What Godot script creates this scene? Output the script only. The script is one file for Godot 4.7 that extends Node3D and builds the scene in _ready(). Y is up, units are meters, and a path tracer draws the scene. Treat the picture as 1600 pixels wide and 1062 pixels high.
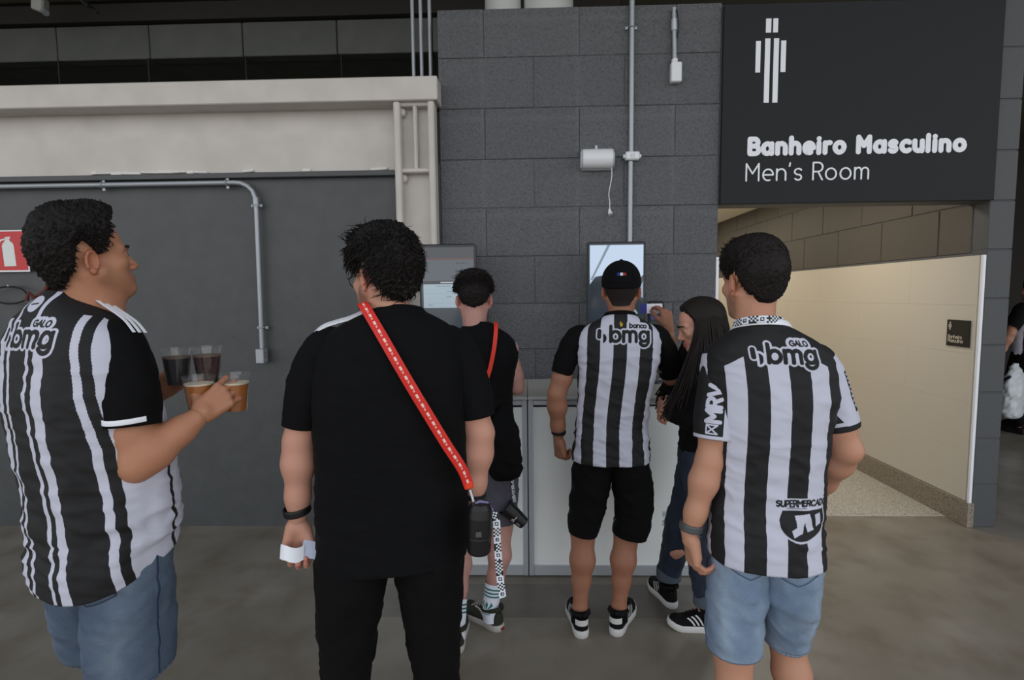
extends Node3D
# A stadium concourse: people queue at two self-service kiosks on a white counter beside the men's room entrance.

func _ready():
	# camera
	var cam := Camera3D.new()
	cam.name = "camera"
	cam.fov = 64.63
	cam.position = Vector3(0, 1.62, 0)
	cam.rotation = Vector3(deg_to_rad(-4.738), deg_to_rad(1.6425), deg_to_rad(-0.6427))
	cam.near = 0.05
	cam.far = 200.0
	add_child(cam)
	cam.current = true
	# sky and exposure
	var sky_mat := ProceduralSkyMaterial.new()
	sky_mat.sky_top_color = Color(0.5, 0.53, 0.57)
	sky_mat.sky_horizon_color = Color(0.98, 0.98, 0.985)
	sky_mat.ground_bottom_color = Color(0.5, 0.49, 0.47)
	sky_mat.ground_horizon_color = Color(0.85, 0.84, 0.82)
	sky_mat.sky_curve = 0.25
	var sky := Sky.new()
	sky.sky_material = sky_mat
	var env := Environment.new()
	env.background_mode = Environment.BG_SKY
	env.sky = sky
	env.background_energy_multiplier = 1.0
	env.tonemap_mode = Environment.TONE_MAPPER_LINEAR
	env.tonemap_exposure = 2.5
	env.sdfgi_enabled = true
	env.ssao_enabled = true
	env.ssil_enabled = true
	var we := WorldEnvironment.new()
	we.name = "environment"
	we.environment = env
	add_child(we)
	make_materials()
	build_shell()
	build_fittings()
	build_people()

# ---------------------------------------------------------------- helpers: naming and tagging
var taken := {}
var mesh_cache := {}

func numbered(called: String) -> String:
	if not taken.has(called):
		taken[called] = 0
		return called
	taken[called] += 1
	return "%s_%03d" % [called, taken[called]]

func tag(o: Node, label := "", category := "", group := "", kind := ""):
	if label: o.set_meta("label", label)
	if category: o.set_meta("category", category)
	if group: o.set_meta("group", group)
	if kind: o.set_meta("kind", kind)
	return o

func thing(called: String, label: String, category: String, at := Vector3.ZERO, turn := 0.0, group := "") -> Node3D:
	var o := Node3D.new()
	o.name = numbered(called)
	add_child(o)
	o.position = at
	o.rotation.y = turn
	tag(o, label, category, group)
	return o

func part(called: String, mesh: Mesh, mat: Material, parent: Node = null, at := Vector3.ZERO, rot := Vector3.ZERO) -> MeshInstance3D:
	var o := MeshInstance3D.new()
	o.mesh = mesh
	o.material_override = mat
	o.position = at
	o.rotation = rot
	o.cast_shadow = GeometryInstance3D.SHADOW_CASTING_SETTING_ON
	if parent == null:
		o.name = numbered(called)
		add_child(o)
	else:
		o.name = called
		var n := 0
		while parent.has_node(NodePath(o.name)):
			n += 1
			o.name = "%s_%03d" % [called, n]
		parent.add_child(o)
	return o

func struct(called: String, mesh: Mesh, mat: Material, label: String, at := Vector3.ZERO) -> MeshInstance3D:
	var o := part(called, mesh, mat, null, at)
	tag(o, label, "", "", "structure")
	return o

# ---------------------------------------------------------------- helpers: meshes
class MB:
	var v := PackedVector3Array()
	var n := PackedVector3Array()
	var uv := PackedVector2Array()
	var c := PackedColorArray()
	var ix := PackedInt32Array()
	var col := Color.WHITE

	func vert(p: Vector3, nn: Vector3, t := Vector2.ZERO) -> int:
		v.push_back(p); n.push_back(nn); uv.push_back(t); c.push_back(col)
		return v.size() - 1

	func tri(a: int, b: int, d: int):
		var g := (v[b] - v[a]).cross(v[d] - v[a])
		if g.dot(n[a] + n[b] + n[d]) > 0.0:
			ix.push_back(a); ix.push_back(d); ix.push_back(b)
		else:
			ix.push_back(a); ix.push_back(b); ix.push_back(d)

	func quad(a: Vector3, b: Vector3, d: Vector3, e: Vector3, ta := Vector2(0, 0), tb := Vector2(1, 0), td := Vector2(1, 1), te := Vector2(0, 1), out := Vector3.ZERO):
		var nn := (b - a).cross(d - a).normalized()
		if out != Vector3.ZERO and nn.dot(out) < 0.0: nn = -nn
		var i := vert(a, nn, ta)
		vert(b, nn, tb); vert(d, nn, td); vert(e, nn, te)
		tri(i, i + 1, i + 2); tri(i, i + 2, i + 3)

	func flat_tri(a: Vector3, b: Vector3, d: Vector3, out: Vector3):
		var nn := (b - a).cross(d - a).normalized()
		if nn.dot(out) < 0.0: nn = -nn
		var i := vert(a, nn); vert(b, nn); vert(d, nn)
		tri(i, i + 1, i + 2)

	# a box with chamfered edges, centre ctr, turned by basis b
	func box(ctr: Vector3, size: Vector3, bev := 0.004, b := Basis.IDENTITY):
		var h := size * 0.5
		bev = minf(bev, minf(h.x, minf(h.y, h.z)) * 0.9)
		var ax := [Vector3.RIGHT, Vector3.UP, Vector3.BACK]
		for a in 3:
			var p: int = (a + 1) % 3
			var q: int = (a + 2) % 3
			for s in [-1.0, 1.0]:
				var o: Vector3 = ax[a] * h[a] * s
				var dp: Vector3 = ax[p] * (h[p] - bev)
				var dq: Vector3 = ax[q] * (h[q] - bev)
				quad(ctr + b * (o - dp - dq), ctr + b * (o + dp - dq), ctr + b * (o + dp + dq), ctr + b * (o - dp + dq), Vector2(0, 1), Vector2(1, 1), Vector2(1, 0), Vector2(0, 0), b * o)
		if bev <= 0.0: return
		for a in 3:
			var p: int = (a + 1) % 3
			var q: int = (a + 2) % 3
			for s in [-1.0, 1.0]:
				for t in [-1.0, 1.0]:
					var e: Vector3 = ax[a] * (h[a] - bev)
					var o1: Vector3 = ax[p] * h[p] * s + ax[q] * (h[q] - bev) * t
					var o2: Vector3 = ax[p] * (h[p] - bev) * s + ax[q] * h[q] * t
					quad(ctr + b * (o1 - e), ctr + b * (o1 + e), ctr + b * (o2 + e), ctr + b * (o2 - e), Vector2(0, 0), Vector2(1, 0), Vector2(1, 0), Vector2(0, 0), b * (o1 + o2))
		for sx in [-1.0, 1.0]:
			for sy in [-1.0, 1.0]:
				for sz in [-1.0, 1.0]:
					var g := Vector3(sx, sy, sz)
					flat_tri(ctr + b * (g * Vector3(h.x, h.y - bev, h.z - bev)), ctr + b * (g * Vector3(h.x - bev, h.y, h.z - bev)), ctr + b * (g * Vector3(h.x - bev, h.y - bev, h.z)), b * g)

	# grid of points (rows x cols), wrapped round in cols; normals by differences, oriented outwards from the row centres
	func grid(pts: PackedVector3Array, rows: int, cols: int, uvs: PackedVector2Array, wrap := true, flip := false):
		var base := v.size()
		for r in rows:
			for k in cols:
				var k0 := k - 1
				var k1 := k + 1
				if wrap:
					if k0 < 0: k0 = cols - 2
					if k1 > cols - 1: k1 = 1
				else:
					k0 = maxi(k0, 0); k1 = mini(k1, cols - 1)
				var r0 := maxi(r - 1, 0)
				var r1 := mini(r + 1, rows - 1)
				var du := pts[r * cols + k1] - pts[r * cols + k0]
				var dv := pts[r1 * cols + k] - pts[r0 * cols + k]
				var nn := du.cross(dv)
				if nn.length_squared() < 1e-14: nn = dv if dv.length_squared() > 1e-14 else Vector3.UP
				nn = nn.normalized()
				if flip: nn = -nn
				vert(pts[r * cols + k], nn, uvs[r * cols + k])
		for r in rows - 1:
			for k in cols - 1:
				var a := base + r * cols + k
				tri(a, a + 1, a + cols + 1)
				tri(a, a + cols + 1, a + cols)

	# a tube along pts with radii rs (or one radius), optionally flattened: sides around
	func tube(pts: PackedVector3Array, rs, sides := 10, cap := true, flat := 1.0, up := Vector3.ZERO):
		var m := pts.size()
		var nor := up
		if nor == Vector3.ZERO:
			var t0 := (pts[1] - pts[0]).normalized()
			nor = Vector3.UP if absf(t0.y) < 0.9 else Vector3.RIGHT
		var base := v.size()
		var len := 0.0
		for i in m:
			var t := (pts[mini(i + 1, m - 1)] - pts[maxi(i - 1, 0)]).normalized()
			nor = (nor - t * nor.dot(t)).normalized()
			var bi := t.cross(nor)
			if i > 0: len += pts[i].distance_to(pts[i - 1])
			var r: float = rs if rs is float else rs[i]
			for k in sides + 1:
				var an := TAU * k / sides
				var d := nor * cos(an) * flat + bi * sin(an)
				var dn := (nor * cos(an) / flat + bi * sin(an)).normalized()
				vert(pts[i] + d * r, dn, Vector2(float(k) / sides, len))
		for i in m - 1:
			for k in sides:
				var a := base + i * (sides + 1) + k
				tri(a, a + 1, a + sides + 2); tri(a, a + sides + 2, a + sides + 1)
		if cap:
			for e in [0, m - 1]:
				var t: Vector3 = (pts[1] - pts[0]).normalized() * -1.0 if e == 0 else (pts[m - 1] - pts[m - 2]).normalized()
				var cc := vert(pts[e], t)
				for k in sides + 1: vert(v[base + e * (sides + 1) + k], t)
				for k in sides: tri(cc, cc + 1 + k, cc + 2 + k)

	# profile of (radius, height) turned round the y axis
	func lathe(prof: Array, sides := 32, xf := Transform3D.IDENTITY):
		for i in prof.size() - 1:
			var a: Vector2 = prof[i]
			var b: Vector2 = prof[i + 1]
			if a.distance_to(b) < 1e-7: continue
			var t := (b - a).normalized()
			var base := v.size()
			for k in sides + 1:
				var an := TAU * k / sides
				var d := Vector3(sin(an), 0, cos(an))
				var nn := (xf.basis * (d * t.y - Vector3.UP * t.x)).normalized()
				vert(xf * (d * a.x + Vector3.UP * a.y), nn, Vector2(float(k) / sides, a.y))
				vert(xf * (d * b.x + Vector3.UP * b.y), nn, Vector2(float(k) / sides, b.y))
			for k in sides:
				tri(base + k * 2, base + k * 2 + 1, base + k * 2 + 3); tri(base + k * 2, base + k * 2 + 3, base + k * 2 + 2)

	# an outline (x, y) pushed out along z from z0 to z1
	func extrude(poly: PackedVector2Array, z0: float, z1: float, xf := Transform3D.IDENTITY):
		var t := Geometry2D.triangulate_polygon(poly)
		for z in [z0, z1]:
			var nn: Vector3 = xf.basis * (Vector3.BACK if (z == maxf(z0, z1)) else Vector3.FORWARD)
			var base := v.size()
			for p in poly: vert(xf * Vector3(p.x, p.y, z), nn, Vector2(p.x, -p.y))
			for i in t.size() / 3: tri(base + t[i * 3], base + t[i * 3 + 1], base + t[i * 3 + 2])
		var area := 0.0
		var m := poly.size()
		for i in m: area += poly[i].cross(poly[(i + 1) % m])
		for i in m:
			var a := poly[i]
			var b := poly[(i + 1) % m]
			var o := Vector2(b.y - a.y, a.x - b.x) * signf(area)
			quad(xf * Vector3(a.x, a.y, z0), xf * Vector3(b.x, b.y, z0), xf * Vector3(b.x, b.y, z1), xf * Vector3(a.x, a.y, z1), Vector2(), Vector2(), Vector2(), Vector2(), xf.basis * Vector3(o.x, o.y, 0))

	func ball(ctr: Vector3, r: Vector3, lat := 10, lon := 14, b := Basis.IDENTITY):
		var base := v.size()
		for i in lat + 1:
			var th := PI * i / lat
			for k in lon + 1:
				var an := TAU * k / lon
				var d := Vector3(sin(th) * cos(an), cos(th), sin(th) * sin(an))
				vert(ctr + b * (d * r), (b * (d / r)).normalized(), Vector2(float(k) / lon, float(i) / lat))
		for i in lat:
			for k in lon:
				var a := base + i * (lon + 1) + k
				tri(a, a + 1, a + lon + 2); tri(a, a + lon + 2, a + lon + 1)

	func mesh() -> ArrayMesh:
		var ar := []
		ar.resize(Mesh.ARRAY_MAX)
		ar[Mesh.ARRAY_VERTEX] = v
		ar[Mesh.ARRAY_NORMAL] = n
		ar[Mesh.ARRAY_TEX_UV] = uv
		ar[Mesh.ARRAY_COLOR] = c
		ar[Mesh.ARRAY_INDEX] = ix
		var m := ArrayMesh.new()
		m.add_surface_from_arrays(Mesh.PRIMITIVE_TRIANGLES, ar)
		return m

func box_mesh(size: Vector3, bev := 0.004) -> Mesh:
	var key := "box%.4v/%.4f" % [size, bev]
	if not mesh_cache.has(key):
		var b := MB.new()
		b.box(Vector3.ZERO, size, bev)
		mesh_cache[key] = b.mesh()
	return mesh_cache[key]

func tube_mesh(pts: Array, r, sides := 12) -> Mesh:
	var b := MB.new()
	b.tube(PackedVector3Array(pts), r, sides)
	return b.mesh()

func spline(pts: Array, per := 8) -> PackedVector3Array:
	var o := PackedVector3Array()
	for i in pts.size() - 1:
		var a: Vector3 = pts[maxi(i - 1, 0)]
		var b: Vector3 = pts[i]
		var c: Vector3 = pts[i + 1]
		var d: Vector3 = pts[mini(i + 2, pts.size() - 1)]
		for k in per: o.push_back(b.cubic_interpolate(c, a, d, float(k) / per))
	o.push_back(pts[-1])
	return o

# ---------------------------------------------------------------- helpers: materials
func lin(r: float, g: float, b: float) -> Color:
	return Color(r, g, b)

func mat(color: Color, rough := 0.7, metal := 0.0) -> StandardMaterial3D:
	var m := StandardMaterial3D.new()
	m.albedo_color = color
	m.roughness = rough
	m.metallic = metal
	return m

func noise(freq: float, octaves := 4, sd := 1, type := FastNoiseLite.TYPE_SIMPLEX_SMOOTH) -> FastNoiseLite:
	var f := FastNoiseLite.new()
	f.noise_type = type
	f.frequency = freq
	f.seed = sd
	f.fractal_octaves = octaves
	return f

func noise_tex(size: int, f: FastNoiseLite, stops := [], normal := false, bump := 4.0) -> NoiseTexture2D:
	var t := NoiseTexture2D.new()
	t.width = size
	t.height = size
	t.seamless = true
	t.noise = f
	if stops.size():
		var g := Gradient.new()
		var offs := PackedFloat32Array()
		var cols := PackedColorArray()
		for s in stops:
			offs.push_back(s[0]); cols.push_back(s[1])
		g.offsets = offs
		g.colors = cols
		t.color_ramp = g
	if normal:
		t.as_normal_map = true
		t.bump_strength = bump
	return t

func world_map(m: StandardMaterial3D, scale: float, in_world := true) -> StandardMaterial3D:
	m.uv1_triplanar = true
	m.uv1_world_triplanar = in_world
	m.uv1_scale = Vector3.ONE * scale
	return m

func relief(m: StandardMaterial3D, t: Texture2D, cm: float) -> StandardMaterial3D:
	m.heightmap_enabled = true
	m.heightmap_texture = t
	m.heightmap_scale = cm
	return m

# ---------------------------------------------------------------- helpers: drawn lettering (strokes with round ends)
# each stroke: "l x y x y ..." a line, "a cx cy rx ry from to" an arc in degrees
const GLYPHS := {
	"B": [0.66, "l 0 0 0 1 .3 1", "a .3 .76 .25 .24 90 -90", "l 0 .52 .33 .52", "a .33 .26 .28 .26 90 -90", "l .33 0 0 0"],
	"M": [0.9, "l 0 0 0 1 .37 .42 .74 1 .74 0"],
	"R": [0.66, "l 0 0 0 1 .28 1", "a .28 .735 .27 .265 90 -90", "l .28 .47 0 .47", "l .3 .47 .56 0"],
	"G": [0.86, "a .4 .5 .4 .5 50 335", "l .76 .29 .76 .5 .46 .5"],
	"A": [0.8, "l 0 0 .35 1 .7 0", "l .12 .33 .58 .33"],
	"L": [0.56, "l 0 1 0 0 .42 0"],
	"O": [0.92, "a .4 .5 .4 .5 0 360"],
	"V": [0.8, "l 0 1 .34 0 .68 1"],
	"S": [0.64, "a .25 .75 .25 .25 40 270", "a .25 .25 .25 .25 90 -140"],
	"U": [0.72, "l 0 1 0 .29", "a .29 .29 .29 .29 180 360", "l .58 .29 .58 1"],
	"P": [0.62, "l 0 0 0 1 .28 1", "a .28 .73 .27 .27 90 -90", "l .28 .46 0 .46"],
	"E": [0.58, "l .45 1 0 1 0 0 .45 0", "l 0 .52 .4 .52"],
	"C": [0.8, "a .4 .5 .4 .5 50 310"],
	"D": [0.76, "l 0 0 0 1 .2 1", "a .2 .5 .42 .5 90 -90", "l .2 0 0 0"],
	"a": [0.76, "a .29 .33 .29 .33 0 360", "l .6 .66 .6 0"],
	"b": [0.76, "a .31 .33 .29 .33 0 360", "l 0 1.02 0 0"],
	"c": [0.62, "a .31 .33 .31 .33 50 310"],
	"e": [0.72, "a .3 .33 .3 .33 -68 -360", "l 0 .33 .6 .33"],
	"g": [0.76, "a .29 .33 .29 .33 0 360", "l .6 .66 .6 .02", "a .3 .02 .3 .3 0 -160"],
	"h": [0.68, "l 0 1.02 0 0", "a .26 .38 .26 .28 180 0", "l .52 .38 .52 0"],
	"i": [0.18, "l 0 .66 0 0", "l 0 .93 0 .95"],
	"l": [0.2, "l 0 1.02 0 0"],
	"m": [0.98, "l 0 .66 0 0", "a .2 .44 .2 .22 180 0", "l .4 .44 .4 0", "a .6 .44 .2 .22 180 0", "l .8 .44 .8 0"],
	"n": [0.68, "l 0 .66 0 0", "a .26 .38 .26 .28 180 0", "l .52 .38 .52 0"],
	"o": [0.76, "a .31 .33 .31 .33 0 360"],
	"r": [0.42, "l 0 .66 0 0", "a .26 .4 .26 .26 180 75"],
	"s": [0.54, "a .2 .49 .2 .17 30 270", "a .2 .16 .2 .16 90 -150"],
	"u": [0.68, "l 0 .66 0 .28", "a .26 .28 .26 .28 180 360", "l .52 .66 .52 0"],
	"'": [0.2, "l 0 1 -.03 .82"],
	" ": [0.36],
}

func strokes_of(text: String, at: Vector2, size: float, slant := 0.0, spread := 0.0) -> Array:
	var out := []
	var x := 0.0
	for ch in text:
		var g: Array = GLYPHS[ch]
		for i in range(1, g.size()):
			var f: PackedStringArray = g[i].split(" ")
			var line := PackedVector2Array()
			if f[0] == "l":
				for k in (f.size() - 1) / 2: line.push_back(Vector2(f[1 + k * 2].to_float(), f[2 + k * 2].to_float()))
			else:
				var a0 := f[5].to_float()
				var a1 := f[6].to_float()
				for k in 15:
					var an := deg_to_rad(lerpf(a0, a1, k / 14.0))
					line.push_back(Vector2(f[1].to_float() + cos(an) * f[3].to_float(), f[2].to_float() + sin(an) * f[4].to_float()))
			for k in line.size():
				line[k] = at + Vector2(x + line[k].x + line[k].y * slant, -line[k].y) * size
			out.append(line)
		x += g[0] + spread
	return out

func strokes_width(text: String, size: float, spread := 0.0) -> float:
	var x := 0.0
	for ch in text: x += GLYPHS[ch][0] + spread
	return x * size

func ink(img: Image, lines: Array, half: float, color: Color):
	var w := img.get_width()
	var h := img.get_height()
	for line in lines:
		for i in line.size() - 1:
			var a: Vector2 = line[i]
			var b: Vector2 = line[i + 1]
			var ab := b - a
			var l2 := maxf(ab.length_squared(), 1e-6)
			for y in range(maxi(int(minf(a.y, b.y) - half - 1), 0), mini(int(maxf(a.y, b.y) + half + 2), h)):
				for x in range(maxi(int(minf(a.x, b.x) - half - 1), 0), mini(int(maxf(a.x, b.x) + half + 2), w)):
					var p := Vector2(x + 0.5, y + 0.5)
					var d := p.distance_to(a + ab * clampf((p - a).dot(ab) / l2, 0.0, 1.0))
					var k := half - d + 0.5
					if k <= 0.0: continue
					if k >= 1.0: img.set_pixel(x, y, color)
					else: img.set_pixel(x, y, img.get_pixel(x, y).lerp(color, k))

func write(img: Image, text: String, at: Vector2, size: float, half: float, color: Color, slant := 0.0, spread := 0.0):
	ink(img, strokes_of(text, at, size, slant, spread), half, color)

func fill_poly(img: Image, poly: PackedVector2Array, color: Color):
	var lo := poly[0]
	var hi := poly[0]
	for p in poly:
		lo = lo.min(p); hi = hi.max(p)
	for y in range(maxi(int(lo.y), 0), mini(int(hi.y) + 1, img.get_height())):
		var xs := []
		for i in poly.size():
			var a := poly[i]
			var b := poly[(i + 1) % poly.size()]
			if (a.y <= y + 0.5) != (b.y <= y + 0.5): xs.append(a.x + (y + 0.5 - a.y) / (b.y - a.y) * (b.x - a.x))
		xs.sort()
		for i in xs.size() / 2:
			var x0 := clampi(roundi(xs[i * 2]), 0, img.get_width())
			var x1 := clampi(roundi(xs[i * 2 + 1]), 0, img.get_width())
			if x1 > x0: img.fill_rect(Rect2i(x0, y, x1 - x0, 1), color)

func picture(w: int, h: int, color: Color) -> Image:
	var im := Image.create(w, h, false, Image.FORMAT_RGBA8)
	im.fill(color)
	return im

func printed(img: Image, rough := 0.6) -> StandardMaterial3D:
	var m := mat(Color.WHITE, rough)
	m.albedo_texture = ImageTexture.create_from_image(img)
	return m

# ---------------------------------------------------------------- materials
const HALL_LIGHT := 0.5
const CEIL_EDGE := -1.2
var M := {}

func make_materials():
	var speck := noise_tex(512, noise(0.11, 4, 5))
	var pits := noise_tex(512, noise(0.06, 4, 9))
	var blotch := noise_tex(1024, noise(0.006, 5, 21), [[0.0, Color(0.5, 0.465, 0.415)], [0.35, Color(0.55, 0.52, 0.47)], [0.55, Color(0.57, 0.54, 0.49)], [0.75, Color(0.595, 0.565, 0.52)], [1.0, Color(0.63, 0.6, 0.55)]])
	var f := mat(Color.WHITE, 0.42)
	f.albedo_texture = blotch
	world_map(f, 0.21)
	f.detail_enabled = true
	f.detail_blend_mode = BaseMaterial3D.BLEND_MODE_MUL
	f.detail_albedo = noise_tex(512, noise(0.03, 5, 31), [[0.0, Color(0.86, 0.84, 0.82)], [0.5, Color(0.97, 0.97, 0.97)], [1.0, Color(1, 1, 1)]])
	f.roughness_texture = noise_tex(512, noise(0.02, 4, 77), [[0.0, Color(0.75, 0.75, 0.75)], [1.0, Color(1, 1, 1)]])
	M.floor = f
	var slab: StandardMaterial3D = f.duplicate()
	slab.albedo_color = Color(0.84, 0.85, 0.87)
	M.slab = slab
	M.block = []
	for k in 4:
		var b := mat(Color(0.4 + k * 0.006, 0.407 + k * 0.006, 0.42 + k * 0.006), 0.5)
		world_map(b, 1.6)
		relief(b, speck, 0.8)
		b.albedo_texture = noise_tex(512, noise(0.05, 4, 40 + k), [[0.0, Color(0.78, 0.78, 0.78)], [0.5, Color(0.95, 0.95, 0.95)], [1.0, Color(1, 1, 1)]])
		M.block.append(b)
	M.mortar = mat(Color(0.33, 0.337, 0.35), 0.6)
	M.pillar = mat(Color(0.29, 0.3, 0.308), 0.6)
	world_map(M.pillar, 2.2)
	relief(M.pillar, pits, 0.12)
	M.hall_block = mat(Color(0.29, 0.272, 0.25), 0.6)
	world_map(M.hall_block, 2.2)
	relief(M.hall_block, pits, 0.1)
	M.cream = mat(Color(0.80, 0.775, 0.725), 0.42)
	M.cream_joint = mat(Color(0.72, 0.69, 0.63), 0.6)
	M.ceil_cream = mat(Color(0.9, 0.88, 0.82), 0.8)
	M.dark_wall = mat(Color(0.285, 0.295, 0.3), 0.5)
	world_map(M.dark_wall, 0.8)
	M.dark_wall.albedo_texture = noise_tex(512, noise(0.012, 5, 3), [[0.0, Color(0.9, 0.9, 0.9)], [1.0, Color(1, 1, 1)]])
	relief(M.dark_wall, pits, 0.06)
	M.steel_paint = mat(Color(0.795, 0.772, 0.745), 0.5)
	world_map(M.steel_paint, 0.9)
	M.steel_paint.albedo_texture = noise_tex(512, noise(0.006, 3, 13), [[0.0, Color(0.93, 0.935, 0.93)], [0.6, Color(0.98, 0.98, 0.98)], [1.0, Color(1, 1, 1)]])
	relief(M.steel_paint, pits, 0.02)
	M.concrete = mat(Color(0.47, 0.485, 0.48), 0.85)
	world_map(M.concrete, 0.5)
	M.concrete.albedo_texture = noise_tex(512, noise(0.01, 4, 63), [[0.0, Color(0.88, 0.89, 0.89)], [0.6, Color(0.95, 0.95, 0.95)], [1.0, Color(1, 1, 1)]])
	M.deck = mat(Color(0.56, 0.54, 0.48), 0.9)
	M.dark = mat(Color(0.25, 0.24, 0.23), 0.85)
	M.zinc = mat(Color(0.64, 0.66, 0.68), 0.42, 0.4)
	M.plastic = mat(Color(0.88, 0.89, 0.9), 0.35)
	M.duct = mat(Color(0.78, 0.79, 0.78), 0.5)
	M.alu = mat(Color(0.74, 0.76, 0.78), 0.4, 0.3)
	M.panel = mat(Color(0.945, 0.96, 0.955), 0.38)
	M.top = mat(Color(0.78, 0.77, 0.73), 0.3)
	M.black_plastic = mat(Color(0.05, 0.05, 0.055), 0.4)
	M.rubber = mat(Color(0.035, 0.035, 0.04), 0.6)
	M.frame = mat(Color(0.2, 0.215, 0.235), 0.4)
	M.sign = mat(Color(0.09, 0.098, 0.112), 0.75)
	M.white = mat(Color(0.93, 0.94, 0.96), 0.5)
	var terr := picture(512, 512, Color(0.77, 0.75, 0.71))
	var rng := RandomNumberGenerator.new()
	rng.seed = 4
	var tints := [Color(0.3, 0.285, 0.27), Color(0.45, 0.41, 0.37), Color(0.86, 0.84, 0.8), Color(0.55, 0.53, 0.49), Color(0.22, 0.22, 0.21)]
	for i in 3800:
		terr.fill_rect(Rect2i(rng.randi() % 512, rng.randi() % 512, rng.randi_range(2, 6), rng.randi_range(2, 5)), tints[rng.randi() % 5])
	M.terrazzo = printed(terr, 0.4)
	world_map(M.terrazzo, 1.9)
	M.terrazzo_dark = M.terrazzo.duplicate()
	M.terrazzo_dark.albedo_color = Color(0.74, 0.71, 0.67)

# ---------------------------------------------------------------- the shell of the place
const WZ := -3.65

func slab_box(called: String, lo: Vector3, hi: Vector3, m: Material, label: String, bev := 0.003) -> MeshInstance3D:
	return struct(called, box_mesh(hi - lo, bev), m, label, (lo + hi) * 0.5)

func piece(called: String, lo: Vector3, hi: Vector3, m: Material, parent: Node3D, bev := 0.004) -> MeshInstance3D:
	return part(called, box_mesh(hi - lo, bev), m, parent, (lo + hi) * 0.5 - parent.position)

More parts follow.
